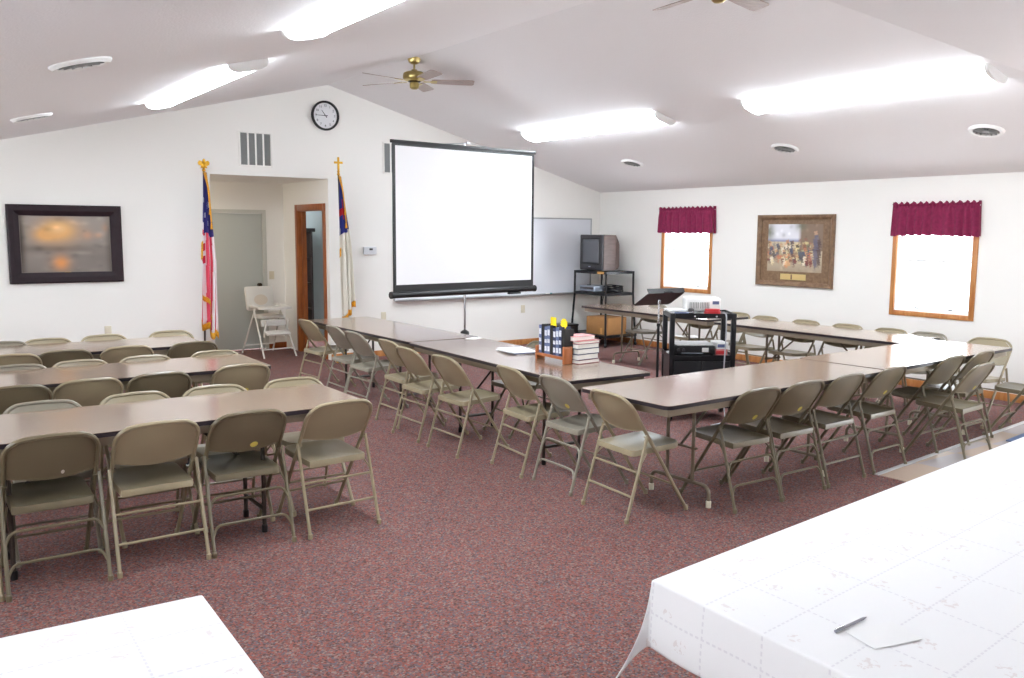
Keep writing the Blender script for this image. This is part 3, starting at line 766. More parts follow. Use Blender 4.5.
# front row, backs to the camera
for (x, y, rz, kd, lb) in [
    (.13, 4.64, 0, B, 'folding chair cut off by the left edge at the front left table'),
    (.600, 4.615, 0, OLw, 'olive folding chair with a white sticker on its back, front left row'),
    (1.09, 4.63, R(1), B, 'beige folding chair between the two olive ones, front left row, straight rear bars'),
    (1.565, 4.635, 0, OLs, 'olive folding chair with yellow sticker and bent rear bars, front left row'),
    (2.10, 4.635, R(3), B, 'beige folding chair at the right end of the front left row, back to camera')]:
    chair(x, y, rz, lb, kd, g1)
rowsA = [(0.16, .68, 1.17, 1.64, 2.15), (.2, .73, 1.14, 1.60, 2.13), (.30, .79, 1.14, 1.61, 2.21)]
names = ['front left table', 'middle left table', 'back left table']
tops = [(5.60, (5.60, 5.58, 5.58, 5.57, 5.58)), (7.12, (7.19, 7.19, 7.20, 7.19, 7.20)), (8.78, (8.75, 8.75, 8.8, 8.84, 8.86))]
side = ['leftmost', 'second from left', 'third from left', 'fourth from left', 'rightmost']
for i, (xs, (yy, ys)) in enumerate(zip(rowsA, tops)):
    for j, (x, y) in enumerate(zip(xs, ys)):
        chair(x, y-.02, PI+R(random.uniform(-3, 3)), 'beige folding chair facing the camera across the %s, %s' % (names[i], side[j]), B if j != 1 else G, g1)
for i, (xs, ys) in enumerate([((.12, .61, 1.045, 1.49, 2.085), (6.14, 6.15, 6.19, 6.20, 6.28)), ((.30, .76, 1.145, 1.62, 2.165), (7.74, 7.76, 7.80, 7.81, 7.81))]):
    for j, (x, y) in enumerate(zip(xs, ys)):
        kd = Bs if (i == 0 and j == 4) else (OL if (i+j) % 2 else B)
        chair(x, y+.04, R(random.uniform(-2, 2)), 'folding chair seen from behind at the %s, %s' % (names[i+1], side[j]), kd, g1)
# left arm of the U, facing right
U = [(3.68, 9.185, B), (3.67, 8.44, G), (3.615, 7.85, G), (3.59, 7.085, B), (3.48, 6.53, B), (3.48, 5.92, B), (3.59, 5.19, B), (3.60, 4.66, Gs), (3.525, 4.03, B)]
ul = ['beige folding chair nearest the flag with a cross, left side of the long tables',
      'grey folding chair second from the flag with a cross, left side of the long tables',
      'grey folding chair third from the flag with a cross, left side of the long tables',
      'beige folding chair beside the seam of the two long tables',
      'beige folding chair just nearer the camera than the long table seam, before the lone one',
      'beige folding chair standing alone midway along the left side of the long tables',
      'beige folding chair turned towards the stack of white books',
      'grey folding chair with yellow sticker near the table corner gap',
      'beige folding chair at the near left corner of the U of tables']
for (x, y, kd), lb in zip(U, ul):
    chair(x+.04, y, -PI/2+R({9.185: 4, 4.03: -4, 4.66: -3, 5.19: -6}.get(y, random.uniform(-2, 2))), lb, kd, 'chairs along the left of the U of tables')
# near side of the U, facing away
V = [(4.47, 3.57, R(-1), OLs), (4.945, 3.58, R(0), OLs), (5.445, 3.595, R(2), OL), (6.02, 3.62, R(3), OLs), (6.79, 3.35, R(4), OLs), (6.99, 3.69, R(3), OL), (7.49, 3.70, R(4), OL), (8.0, 3.33, R(8), OL)]
vl = ['olive folding chair with yellow sticker right of the ivory capped table leg',
      'olive folding chair with yellow sticker, second along the near right table',
      'olive folding chair with plain straight rear bars, third along the near right table',
      'olive folding chair with yellow sticker by the left end of the vinyl floor',
      'olive folding chair pulled back onto the vinyl floor, yellow sticker on its back',
      'olive folding chair pushed in behind the pulled back one, near right table',
      'olive folding chair at the right end of the near right table, pushed in',
      'folding chair cut off by the right edge of the picture, beside the vinyl floor']
for (x, y, rz, kd), lb in zip(V, vl): chair(x, y, rz, lb, kd, 'chairs along the near side of the U of tables')
# wall side, facing left
Wc = [(8.60, 8.65, G), (8.60, 7.78, B), (8.60, 7.27, B), (8.5, 6.76, B), (8.5, 6.2, B), (8.5, 5.67, B), (8.5, 5.16, B), (8.5, 4.75, G), (8.52, 4.16, B)]
wl = ['folding chair behind the far table beside the black television rack',
      'folding chair behind the far table, hidden by the music stand',
      'folding chair behind the projector cart at the gap of the wall tables',
      'beige folding chair under the crowd picture, leftmost along the right wall',
      'beige folding chair under the crowd picture, second along the right wall',
      'beige folding chair between the crowd picture and the right window',
      'beige folding chair under the left edge of the right window',
      'grey folding chair under the right edge of the right window',
      'beige folding chair at the corner table right of the right window']
for (x, y, kd), lb in zip(Wc, wl): chair(x-.03, y, PI/2+R(random.uniform(-3, 3)), lb, kd, 'chairs along the right wall')
chair(4.73, 6.2, PI/2, 'folding chair facing left behind the papers on the long table', OL, 'folding chairs inside the U of tables')

# ------------------------------------------------------------------ folding tables
def table_proto(L, W, H=.74, dark=False):
    t = thing('folding_table', 'table', 'table', (0, 0, 0), 0)
    MB().prism(rrect(L, W, .045), H-.024, H-.0015).build('edge_band', M['edge'], t, sharp=40)
    MB().prism(rrect(L-.008, W-.008, .042), H-.006, H).build('tabletop', M['laminate'], t, sharp=40)
    m = MB(); a, b = L/2-.045, W/2-.04; z0, z1 = H-.075, H-.024
    m.bb(-a, a, b-.012, b, z0, z1, .003).bb(-a, a, -b, -b+.012, z0, z1, .003).bb(-a, -a+.012, -b+.012, b-.012, z0, z1).bb(a-.012, a, -b+.012, b-.012, z0, z1)
    m.build('apron', M['apron'], t)
    lm = M['darksteel'] if dark else M['legsteel']
    for s in (-1, 1):
        x = s*(L/2-(.58 if dark else .55)); hy = W/2-(.24 if dark else .16); zb = .135
        l = MB()
        if dark: l.tube(fillet([(x, -hy-.02, H-.05), (x, -hy-.02, .02), ], .075, 6), .0125, 10).tube([(x, hy+.02, H-.05), (x, hy+.02, .02)], .0125, 10).tube([(x, -hy-.02, zb), (x, hy+.02, zb)], .0125, 8)
        else: l.tube(fillet([(x, -hy-.02, .035), (x, -hy-.02, zb), (x, hy+.02, zb), (x, hy+.02, .035)], .075, 6), .0125, 10)
        for q in (() if dark else (-1, 1)): l.tube([(x, q*(hy-.12), zb), (x, q*(hy-.12), H-.05)], .0125, 10)
        l.tube([(x, -hy, H-.045), (x, hy, H-.045)], .0125, 8)
        lo = l.build('leg', lm, t)
        for q in (-1, 1): MB().lathe([(0, 0), (.017, 0), (.018, .04), (.0135, .045), (0, .045)], (x, q*(hy+.02), 0), 12).build('foot_cap', M['black' if dark else 'cap'], lo)
        b_ = MB(); b_.tube([(x, 0, .36), (x-s*.40, 0, H-.05)], .009, 8); b_.tube([(x, -(hy-.09), .36), (x, hy-.09, .36)], .009, 8)
        b_.build('brace', lm, t)
    return reg(t)
TP = {}
def table(cx, cy, rz, L, W, label, group, dark=False):
    k = (L, W, dark)
    if k not in TP:
        TP[k] = table_proto(L, W, dark=dark); o = TP[k]; o.location = (cx, cy, 0); o.rotation_euler = (0, 0, rz); o['label'] = label; o['group'] = group; return o
    return dup(TP[k], (cx, cy, 0), rz, label, group)
gt = 'brown topped folding tables'
table(2.29-1.22, 5.06, R(-.3), 2.44, .77, 'brown topped folding table in the front of the three left rows', gt, True)
table(2.32-1.22, 6.75, R(-.3), 2.44, .77, 'brown topped folding table in the middle of the three left rows', gt, True)
table(2.30-1.22, 8.28, R(-.3), 2.44, .77, 'brown topped folding table at the back of the three left rows', gt, True)
table(4.235, 8.27, R(90), 2.42, .77, 'brown topped folding table nearest the flag with a cross', gt, True)
table(4.155, 5.805, R(87.4), 2.44, .77, 'brown topped folding table carrying the book rack and white books', gt, True)
table(4.82, 4.02, R(1.9), 2.36, .78, 'brown topped folding table with ivory capped legs nearest the camera on the right', gt)
table(7.10, 4.14, R(3.0), 2.16, .77, 'brown topped folding table washed by window glare at the right corner', gt)
table(8.14, 8.20, R(90), 2.32, .74, 'brown topped folding table below the far window beside the television rack', gt)
table(8.03, 5.73, R(90), 2.26, .77, 'brown topped folding table along the wall below the crowd picture', gt)

# cloth covered tables
def cloth_table(name, A, ex, ey, L, W, dl, df, label, flare):
    """A far left corner; ex along the far edge, ey towards the camera; dl, df = overhang on the left and far side"""
    ex, ey = Vector((*ex, 0)).normalized(), Vector((*ey, 0)).normalized()
    r = .006; ztop = .752
    us = [-dl+(dl-.03)*i/22 for i in range(22)]+[-.03, -.018, -.0095, -.006, -.003, 0, .01]+[.01+(L-.01)*i/60 for i in range(1, 61)]
    vs_ = [-df+(df-.03)*i/22 for i in range(22)]+[-.03, -.018, -.0095, -.006, -.003, 0, .01]+[.01+(W-.01)*i/40 for i in range(1, 41)]
    def arc(s):
        if s <= 0: return 0, 0
        if s < PI/2*r: return r*math.sin(s/r), r*(1-math.cos(s/r))
        return r, r+s-PI/2*r
    pts = []; uv = []
    for u in us:
        for v in vs_:
            ox, hx = arc(max(0, -u)); oy, hy = arc(max(0, -v))
            hang = (hx**1.6+hy**1.6)**(1/1.6)
            cx_ = (max(0, -u)/dl)*(max(0, -v)/df)
            rip = 0
            if u < -.02: rip = (.007+.007*math.sin(v*13))*min(1, -u/.15)
            ripy = (.007+.007*math.sin(u*13))*min(1, -v/.15) if v < -.02 else 0
            P = Vector((A[0], A[1], 0))+ex*(max(u, 0)-ox-rip-flare*cx_)+ey*(max(v, 0)-oy-ripy-.02*cx_)
            fl = .0015*math.sin(u*5)*math.sin(v*6) if u > 0 and v > 0 else 0
            pts.append((P.x, P.y, ztop-hang+fl)); uv.append((u, v))
    n = len(vs_); m = MB()
    m.add(pts, [(i*n+j, (i+1)*n+j, (i+1)*n+j+1, i*n+j+1) for i in range(len(us)-1) for j in range(n-1)])
    o = m.build(name, M['cloth'], None, sharp=180)
    l = o.data.uv_layers.new(name='UVMap')
    for lp in o.data.loops: l.data[lp.index].uv = uv[lp.vertex_index]
    md = o.modifiers.new('Solidify', 'SOLIDIFY'); md.thickness = .002; md.offset = 0
    tag(o, label, 'tablecloth', 'white tablecloths')
    return o
ang = math.atan2(.25, 2.49)
cloth_table('tablecloth', (1.745, 1.75), (math.cos(ang), math.sin(ang)), (-.045, -1), 3.4, 1.6, .20, .20, 'white lace printed tablecloth draped over the large table at bottom right', .17)
ctr = Vector((1.745, 1.75))+Vector((math.cos(ang), math.sin(ang)))*1.36+Vector((math.sin(ang), -math.cos(ang)))*.405
table(ctr.x, ctr.y, ang, 2.6, .77, 'folding table hidden under the large white cloth at bottom right', gt)
ctr2 = ctr+Vector((math.sin(ang), -math.cos(ang)))*.775
table(ctr2.x, ctr2.y, ang, 2.6, .77, 'second folding table hidden under the large white cloth, nearer the camera', gt)
cloth_table('tablecloth', (.645, 2.37), (-1, .03), (-.035, -1), 1.9, .86, .20, .20, 'white tablecloth with faint print on the table at bottom left', .02)
table(.645-.95, 2.37-.40, R(-1.8), 1.84, .78, 'folding table hidden under the white cloth at bottom left', gt)
t = thing('pen', 'grey pen lying on the large white tablecloth', 'pen', (1.945, 1.25, .7575), R(2))
MB().tube([(-.07, 0, 0), (.055, 0, 0)], .0038, 8).tube([(.055, 0, 0), (.07, 0, 0)], [.0038, .001], 8).build('barrel', M['pen'], t)
MB().box((-.05, 0, .0055), (.04, .003, .002)).build('clip', M['chrome'], t)
t = MB().add([(-.075, -.05, 0), (.075, -.05, 0), (.075, .05, .004), (-.075, .05, 0), (-.075, -.05, .0005), (.075, -.05, .0005), (.075, .05, .0045), (-.075, .05, .0005)], [(3, 2, 1, 0), (4, 5, 6, 7), (0, 1, 5, 4), (1, 2, 6, 5), (2, 3, 7, 6), (3, 0, 4, 7)]).build('paper_sheet', M['paper'])
t.location = (1.96, 1.17, .7545); t.rotation_euler = (0, 0, R(-14)); tag(t, 'white paper sheet lying on the large white tablecloth below the pen', 'paper')
t = MB().prism(rrect(.9, .6, .02), 0, .008).build('door_mat', M['mat']); t.location = (8.15, 3.33, .0045); t.rotation_euler = (0, 0, R(5.6)); tag(t, 'blue mat on the vinyl floor at the right edge', 'mat')  # flat blue slab standing in for sky reflected in the vinyl

# ------------------------------------------------------------------ projection screen on its tripod
SL, SRr = Vector((4.555, 8.70, 0)), Vector((6.63, 8.92, 0))
ctr = (SL+SRr)/2; sa = math.atan2(SRr.y-SL.y, SRr.x-SL.x); SW = (SRr-SL).length
t = thing('projection_screen', 'white tripod projection screen with black borders in front of the whiteboard', 'projection screen', (ctr.x, ctr.y, 0), sa)
z0, z1 = 1.06, 2.725
HW = SW/2
MB().tube([(-HW-.015, 0, z0-.02), (HW+.015, 0, z0-.02)], .036, 16).build('case', M['black'], t)
for s in (-1, 1):
    MB().tube([(s*(HW+.015), 0, z0-.02), (s*(HW+.035), 0, z0-.02)], .040, 16).build('end_cap', M['black'], t)
def pan(x0, x1, za, zb, y, name, mat, tk=.004): return MB().bb(x0, x1, y-tk/2, y+tk/2, za, zb).build(name, mat, t)
bw = .038
pan(-HW+bw, HW-bw, z0+.09, z1-.06, -.002, 'screen_surface', M['screen'])
m = MB(); m.bb(-HW, -HW+bw, -.005, .003, z0, z1-.03).bb(HW-bw, HW, -.005, .003, z0, z1-.03).bb(-HW+bw, HW-bw, -.005, .003, z0, z0+.09).bb(-HW+bw, HW-bw, -.005, .003, z1-.06, z1-.03)
m.build('border', M['black'], t)
MB().bb(-HW-.02, HW+.02, -.012, .012, z1-.035, z1, .004).build('top_bar', M['black'], t)
m = MB().tube(fillet([(-.35, .0, z1-.005), (-.02, 0, z1+.028), (.02, 0, z1+.028), (.35, 0, z1-.005)], .02, 3), .006, 6); m.box((0, -.002, z1+.032), (.05, .02, .03), 0, .004); m.build('hanger', M['alu'], t)
MB().tube([(0, .055, .30), (0, .055, z1+.03)], .013, 12).build('pole', M['chrome'], t)
MB().lathe([(0, .50), (.03, .50), (.055, .53), (.05, .56), (.02, .58), (0, .58)], (0, .055, 0), 16).build('leg_hub', M['black'], t)
for k in range(3):
    a = R(90+120*k)
    MB().tube([(.03*math.cos(a), .055+.03*math.sin(a), .52), (.42*math.cos(a), .055+.42*math.sin(a), .012)], .011, 8).build('leg', M['alu'], t)
MB().bb(.62, .80, -.05, .0, z0-.075, z0-.055, .004).build('handle', M['black'], t)

# ------------------------------------------------------------------ flags
def flag(label, name, loc, ztop, zflag, zbot, lean, paint, finial, wmax, ph, edge):
    t = thing(name, label, 'flag', loc, 0, 'flags beside the alcove')
    lx = lean
    topv = Vector((lx, 0, ztop))
    MB().tube([(0, 0, .02), topv], .0125, 10).build('pole', M['flagpole'], t)
    MB().lathe([(0, 0), (.13, 0), (.135, .012), (.12, .03), (.05, .045), (.03, .07), (.022, .12), (.016, .13), (0, .13)], (0, 0, 0), 24).build('base', M['gold'], t)
    f = MB(); fz = ztop
    f.lathe([(0, 0), (.016, 0), (.022, .02), (.012, .035), (.02, .05), (.012, .065), (0, .066)], (lx, 0, fz-.02), 14)
    if finial == 'eagle':
        f.lathe([(0, .03), (.03, .05), (.034, .07), (.02, .1), (0, .105)], (lx, 0, fz-.005), 14)
        for s in (-1, 1):
            f.prism([(lx, fz+.05), (lx+s*.035, fz+.045), (lx+s*.062, fz+.06), (lx+s*.068, fz+.085), (lx+s*.05, fz+.108), (lx+s*.025, fz+.10), (lx, fz+.085)], -.012, .012, lambda x, z, y: (x, y, z))
        f.lathe([(0, 0), (.016, .01), (.018, .03), (0, .045)], (lx, -.01, fz+.088), 12)
        f.prism([(lx-.04, fz+.02), (lx+.04, fz+.02), (lx+.015, fz+.07), (lx-.015, fz+.07)], -.008, .008, lambda x, z, y: (x, y, z))
    else:
        f.box((lx, 0, fz+.12), (.028, .016, .19), 0, .004); f.box((lx, 0, fz+.145), (.12, .016, .028), 0, .004)
    f.build('finial', M['gold'], t)
    # cloth: gathered folds hanging from the upper hoist
    nu, nv = 56, 60
    def pos(u, v):
        # u across the gathered folds 0..1, v from the top 0..1
        wdt = .035+(wmax-.035)*min(1, (v/.55))**.9
        zlow = zbot(u)
        z = zflag-(zflag-zlow)*v
        px = lx*(z/ztop)
        am = .008+.045*min(1, v*1.6)
        x = px+(-.30+u)*wdt+.012*math.sin(u*9+v*4+ph)*v
        y = -.02-am*(1+math.sin(u*5.2*PI+ph+1.5*v))*.8-.015*v
        return (x, y, z)
    m = MB(); m.grid(nu, nv, pos)
    c = m.build('flag', M['flagcloth'], t, sharp=180, recalc=False)
    me = c.data; a = me.color_attributes.new('paint', 'FLOAT_COLOR', 'CORNER')
    for p in me.polygons:
        i, j = divmod(p.index, nv)
        col = lin(paint((i+.5)/nu, (j+.5)/nv))
        for li in p.loop_indices: a.data[li].color = col
    md = c.modifiers.new('Solidify', 'SOLIDIFY'); md.thickness = .003; md.offset = 0
    # gold fringe along the lower edge and the free edge
    va, vb = edge
    fg = [(nu, 2, lambda u, v: tuple(Vector(pos(u, 1))+Vector((0, -.006, -.075*v+.006*math.sin(u*200))))),
          (2, 20, lambda u, v: tuple(Vector(pos(0, va+(vb-va)*v))+Vector((.008-.024*u, -.008, -.03*u+.004*math.sin(v*90)))))]
    if finial == 'eagle': fg.append((14, 2, lambda u, v: tuple(Vector(pos(.15+.5*u, .80+.10*u))+Vector((0, -.012, -.06*v)))))
    for q in fg:
        o = MB().grid(*q).build('fringe', M['fringe'], c, sharp=180); md = o.modifiers.new('Solidify', 'SOLIDIFY'); md.thickness = .006; md.offset = 0
    cd = MB()
    cd.tube([(lx+.01, -.03, ztop-.03), (lx+.03, -.07, ztop-.25), (lx*.9+.045, -.10, ztop-.62)], .009, 8)
    cd.tube([(lx-.01, -.03, ztop-.03), (lx+.015, -.08, ztop-.2), (lx*.9+.03, -.11, ztop-.45)], .008, 8)
    cd.lathe([(0, 0), (.016, 0), (.012, .05), (.008, .075), (0, .075)], (lx*.9+.045, -.10, ztop-.70), 10)
    cd.lathe([(0, 0), (.016, 0), (.012, .05), (.008, .075), (0, .075)], (lx*.9+.03, -.11, ztop-.53), 10)
    cd.build('cord', M['fringe'], t)
    return t
stars = set()
rs = random.Random(5)
for k in range(16): stars.add((rs.randint(2, 52), rs.randint(4, 24)))
def us_paint(u, v):
    if v < .40 and (u > .12+v*.05 or v < .33):
        i, j = int(u*56), int(v*60)
        for du, dv in ((0, 0), (1, 0), (0, 1), (1, 1)):
            if (i-du, j-dv) in stars and v > .15: return (228, 228, 236)
        return (44, 40, 116)
    if u < .3 and v < .62:
        return (208, 40, 76) if int((v-.33)*22) % 2 else (240, 232, 236)
    k = int((u+.10*v)*8)
    return (222, 70, 96) if k % 2 else (244, 236, 238)
flag('red, white and blue flag with stars on an eagle topped pole left of the alcove', 'stars_and_stripes_flag', (3.10, 10.83, 0), 2.45, 2.42, lambda u: .68-.20*u-.04*math.sin(u*12), .07, us_paint, 'eagle', .20, .4, (.46, .58))
def cross_paint(u, v):
    if v < .42 and u > .0+.3*max(0, v-.34):
        if .10 < v < .36 and (.34 < u < .62 or .22 < v < .29): 
            if .17 < v < .32 and (.38 < u < .62 or .225 < v < .28): return (206, 34, 44)
        return (44, 50, 140)
    return (240, 236, 224)
flag('white flag with blue corner and red cross, cross topped pole right of alcove', 'cross_flag', (4.955, 10.85, 0), 2.475, 2.44, lambda u: .62+.18*u-.03*math.sin(u*12), -.055, cross_paint, 'cross', .165, 1.7, (.5, .56))

# ------------------------------------------------------------------ high chair in the alcove
t = thing('high_chair', 'white folding high chair with padded seat standing in the alcove', 'high chair', (4.345, 12.06, 0), R(4))
hc = M['hcwhite']
for s in (-1, 1):
    MB().tube([(s*.235, -.38, .01), (s*.19, .06, .72)], .012, 8).build('leg', hc, t)
    MB().tube([(s*.23, .38, .01), (s*.19, -.04, .70)], .012, 8).build('leg', hc, t)
    MB().box((s*.20, .02, .69), (.03, .34, .035), 0, .008).build('arm_rest', hc, t)
for y, z in ((-.31, .12), (.31, .12)): MB().tube([(-.222, y, z), (.222, y, z)], .009, 8).build('stretcher', hc, t)
MB().box((0, .0, .55), (.34, .32, .05), 0, .02).build('seat', M['pad'], t)
bk_ = MB().box((-.03, .20, .79), (.42, .07, .34), 0, .032, mat=Matrix.Rotation(R(-12), 4, 'X')).build('backrest', M['pad'], t)
m = MB(); RM = Matrix.Translation((-.03, .157, .77))@Matrix.Rotation(R(78), 4, 'X')
m.prism([(.10*math.cos(i*PI/12), .075*math.sin(i*PI/12)) for i in range(24)], 0, .003, lambda x, y, z: RM@Vector((x, y, z)))
m.build('cushion_print', M['bear'], bk_)
MB().prism(rrect(.43, .26, .07, cy=-.24), .665, .69).prism(rrect(.43, .26, .07, cy=-.24), .69, .70).build('tray', hc, t)
MB().box((0, -.30, .34), (.34, .12, .03), 0, .008, mat=Matrix.Rotation(R(18), 4, 'X')).build('foot_rest', hc, t)
MB().box((0, -.17, .47), (.36, .04, .09), 0, .01).build('front_bar', hc, t)
for s in (-1, 1): MB().box((s*.16, -.26, .40), (.02, .03, .26), 0, .004, mat=Matrix.Rotation(R(20), 4, 'X')).build('foot_rest_support', hc, t)

# bookcase seen through the open doorway
t = thing('bookcase', 'dark wooden bookcase seen through the open doorway', 'bookcase', (5.27, 13.48, 0))
m = MB().bb(-.28, -.255, -.17, .17, 0, 1.72).bb(.255, .28, -.17, .17, 0, 1.72); m.build('side_panel', M['blackwood'], t)
MB().bb(-.32, .32, -.20, .19, 1.72, 1.78, .01).build('cornice', M['blackwood'], t)
MB().bb(-.255, .255, .15, .17, .0, 1.72).build('back_panel', M['blackwood'], t)
for z in (.1, .5, .9, 1.3): MB().bb(-.255, .255, -.15, .15, z, z+.022).build('shelf', M['blackwood'], t)

# ------------------------------------------------------------------ television corner
t = thing('television_rack', 'black metal television rack in the corner by the whiteboard', 'rack', (9.18, 10.49, 0))
hx, hy = .28, .37
for sx in (-1, 1):
    for sy in (-1, 1):
        l = MB().tube([(sx*(hx), sy*(hy), 1.15), (sx*hx, sy*hy, .80), (sx*(hx+.03), sy*(hy+.045), .06)], .017, 8).build('post', M['blackmetal'], t)
        MB().lathe([(0, -.03), (.018, -.025), (.028, 0), (.018, .025), (0, .03)], (sx*(hx+.03), sy*(hy+.045), .03), 12).build('caster', M['black'], l)
for z, e in ((1.13, 0), (.80, 0), (.16, .04)):
    m = MB(); m.bb(-hx-e, hx+e, -hy-e, hy+e, z, z+.012); b = .03
    m.bb(-hx-e, hx+e, -hy-e-.01, -hy-e, z-.02, z+.02).bb(-hx-e, hx+e, hy+e, hy+e+.01, z-.02, z+.02).bb(-hx-e-.01, -hx-e, -hy-e-.01, hy+e+.01, z-.02, z+.02).bb(hx+e, hx+e+.01, -hy-e-.01, hy+e+.01, z-.02, z+.02)
    m.build('shelf', M['blackmetal'], t)
MB().bb(-hx-.014, -hx-.010, -.33, -.18, 1.112, 1.148).build('tape_label', M['label'], t)
# TV, screen towards -x
t = thing('television', 'old box television with wood sides on top of the black rack', 'television', (9.15, 10.545, 1.152), R(-4))
HWt = .285; Ht = .555
MB().bb(-.19, -.15, -HWt, HWt, .01, Ht, .012).build('bezel', M['tvgrey'], t)
m = MB(); q = []
prof = [(-.15, HWt, .01, Ht), (.08, HWt-.005, .01, Ht-.005), (.20, HWt-.09, .03, Ht-.10), (.25, HWt-.13, .06, Ht-.16)]
vs = [p for x, h, a, b in prof for p in ((x, -h, a), (x, h, a), (x, h, b), (x, -h, b))]
fs = [(i*4+k, i*4+(k+1) % 4, (i+1)*4+(k+1) % 4, (i+1)*4+k) for i in range(3) for k in range(4)]+[(3, 2, 1, 0), (12, 13, 14, 15)]
m.add(vs, fs).build('cabinet', M['tvwood'], t, sharp=20)
m = MB(); m.grid(14, 12, lambda u, v: (-.193-.016*(1-(2*u-1)**2)*(1-(2*v-1)**2)**.6, -.215+.43*u, .115+.37*v)); o = m.build('screen_glass', M['tvscreen'], t, sharp=180); md = o.modifiers.new('Solidify', 'SOLIDIFY'); md.thickness = .004; md.offset = 0
m = MB().bb(-.196, -.19, -.235, .235, .485, .505, .002).bb(-.196, -.19, -.235, .235, .095, .115, .002).bb(-.196, -.19, -.235, -.215, .115, .485, .002).bb(-.196, -.19, .215, .235, .115, .485, .002); m.build('screen_surround', M['black'], t)
m = MB()
for i in range(4): m.box((-.192, -.12+i*.035, .05), (.008, .02, .012), 0, .002)
m.build('buttons', M['tvgrey'], t)
MB().bb(-.193, -.189, .0, .05, .055, .07).build('brand_strip', M['silver'], t)
t = thing('video_player', 'silver video player on the middle shelf of the television rack', 'video player', (9.12, 10.64, .8205), R(-3))
MB().box((0, 0, .05), (.30, .38, .085), 0, .006).build('case', M['silver'], t)
MB().box((-.151, 0, .055), (.006, .34, .035), 0, .002).build('front_panel', M['tvgrey'], t)
for sx in (-1, 1):
    for sy in (-1, 1): MB().lathe([(0, 0), (.012, 0), (.012, .009), (0, .009)], (sx*.12, sy*.15, 0), 10).build('foot', M['black'], t)
MB().box((-.05, .08, .098), (.05, .05, .012), 0, .003).build('remote_sensor', M['tvgrey'], t)
c = MB()
rr = random.Random(2)
for k in range(6):
    pts = []
    for i in range(28):
        a = 2*PI*i/28
        pts.append((.15*math.cos(a)*(1+.10*math.sin(k*1.7+a*2)), .12*math.sin(a)*(1+.12*math.cos(k*2.1+a)), .014+k*.018+.010*math.sin(a*2+k)))
    c.tube(pts, .009, 6, closed=True)
c.tube([(-.14, -.03, .05), (-.25, -.06, .01), (-.285, -.07, -.12), (-.29, -.075, -.22)], .007, 6)
o = c.build('cable_coil', M['black']); o.location = (9.22, 10.30, .8145); tag(o, 'black cable coil lying on the middle shelf of the television rack', 'cable')
t = thing('cardboard_box', 'brown cardboard box on the bottom shelf of the television rack', 'box', (9.17, 10.40, .1725), R(2))
MB().box((0, 0, .13), (.40, .48, .26), 0, .003).build('carton', M['card'], t)
for s in (-1, 1): MB().box((s*.10, 0, .263), (.197, .48, .004)).build('flap', M['card'], t)
MB().box((-.202, -.10, .06), (.003, .05, .09)).build('tape', M['label'], t)
t = thing('equipment_case', 'black equipment case on the floor left of the television rack', 'case', (8.72, 10.86, 0))
MB().box((0, 0, .15), (.30, .28, .28), 0, .012).build('case_body', M['black'], t); MB().box((0, 0, .295), (.31, .29, .03), 0, .008).build('lid', M['blackmetal'], t)
MB().tube(fillet([(-.06, -.142, .18), (-.06, -.165, .18), (.06, -.165, .18), (.06, -.142, .18)], .015, 3), .007, 6).build('handle', M['tvgrey'], t)

# ------------------------------------------------------------------ projector cart
t = thing('projector_cart', 'black metal projector cart inside the U of tables', 'cart', (6.255, 5.783, 0), R(-36))
hx, hy = .282, .205
for sx in (-1, 1):
    for sy in (-1, 1):
        p = MB().bb(sx*hx-.022, sx*hx+.022, sy*hy-.022, sy*hy+.022, .09, 1.005, .003).build('post', M['blackmetal'], t)
        MB().lathe([(0, -.018), (.038, -.018), (.042, 0), (.038, .018), (0, .018)], (sx*hx, sy*hy, .042), 16, mat=Matrix.Rotation(PI/2, 4, 'Y')).box((sx*hx, sy*hy, .08), (.04, .03, .03)).build('caster', M['black'], p)
for z in (.96, .575):
    m = MB().bb(-hx+.0, hx-.0, -hy, hy, z+.02, z+.032)
    m.bb(-hx+.022, hx-.022, -hy-.02, -hy-.014, z, z+.045).bb(-hx+.022, hx-.022, hy+.014, hy+.02, z, z+.045).bb(-hx-.02, -hx-.014, -hy+.022, hy-.022, z, z+.045).bb(hx+.014, hx+.02, -hy+.022, hy-.022, z, z+.045)
    m.build('shelf', M['blackmetal'], t)
cab = MB().bb(-hx-.012, hx+.012, -hy+.0, hy+.012, .12, .575).build('cabinet', M['blackmetal'], t)
for s in (-1, 1): 
    d = MB().bb(s*.004, s*(hx-.024), -hy-.016, -hy, .14, .56, .003).build('door', M['blackmetal'], t)
    MB().box((s*.03, -hy-.024, .38), (.012, .016, .05), 0, .003).build('handle', M['chrome'], d)
m = MB()
for x in (-.08, .12): m.lathe([(0, 0), (.009, 0), (.009, .004), (0, .004)], (x, -hy-.02, .98), 10, mat=RX)
m.build('bolt', M['chrome'], t)
def on_cart(lx, ly, z):
    a = R(-36); return (6.255+lx*math.cos(a)-ly*math.sin(a), 5.783+lx*math.sin(a)+ly*math.cos(a), z)
ZC, ZM = .9925, .6075
t = thing('projector', 'white projector on the right of the black cart', 'projector', on_cart(.035, .07, ZC), R(-36))
MB().box((0, 0, .082), (.32, .25, .125), 0, .02).build('housing', M['white'], t)
MB().lathe([(.045, 0), (.045, .03), (.036, .03), (.034, .012), (0, .010)], (-.10, .13, .085), 20, mat=Matrix.Rotation(-PI/2, 4, 'X')).build('lens_barrel', M['tvgrey'], t)
for x0 in (-.13, -.03):
    m = MB()
    for k in range(6): m.box((x0+k*.015, -.126, .075), (.006, .006, .06))
    m.build('vent_slots', M['vent'], t)
MB().box((.11, -.126, .10), (.06, .004, .03)).build('connector_panel', M['slate'], t)
MB().box((.05, 0, .145), (.12, .1, .004), 0, .001).build('button_panel', M['alu'], t)
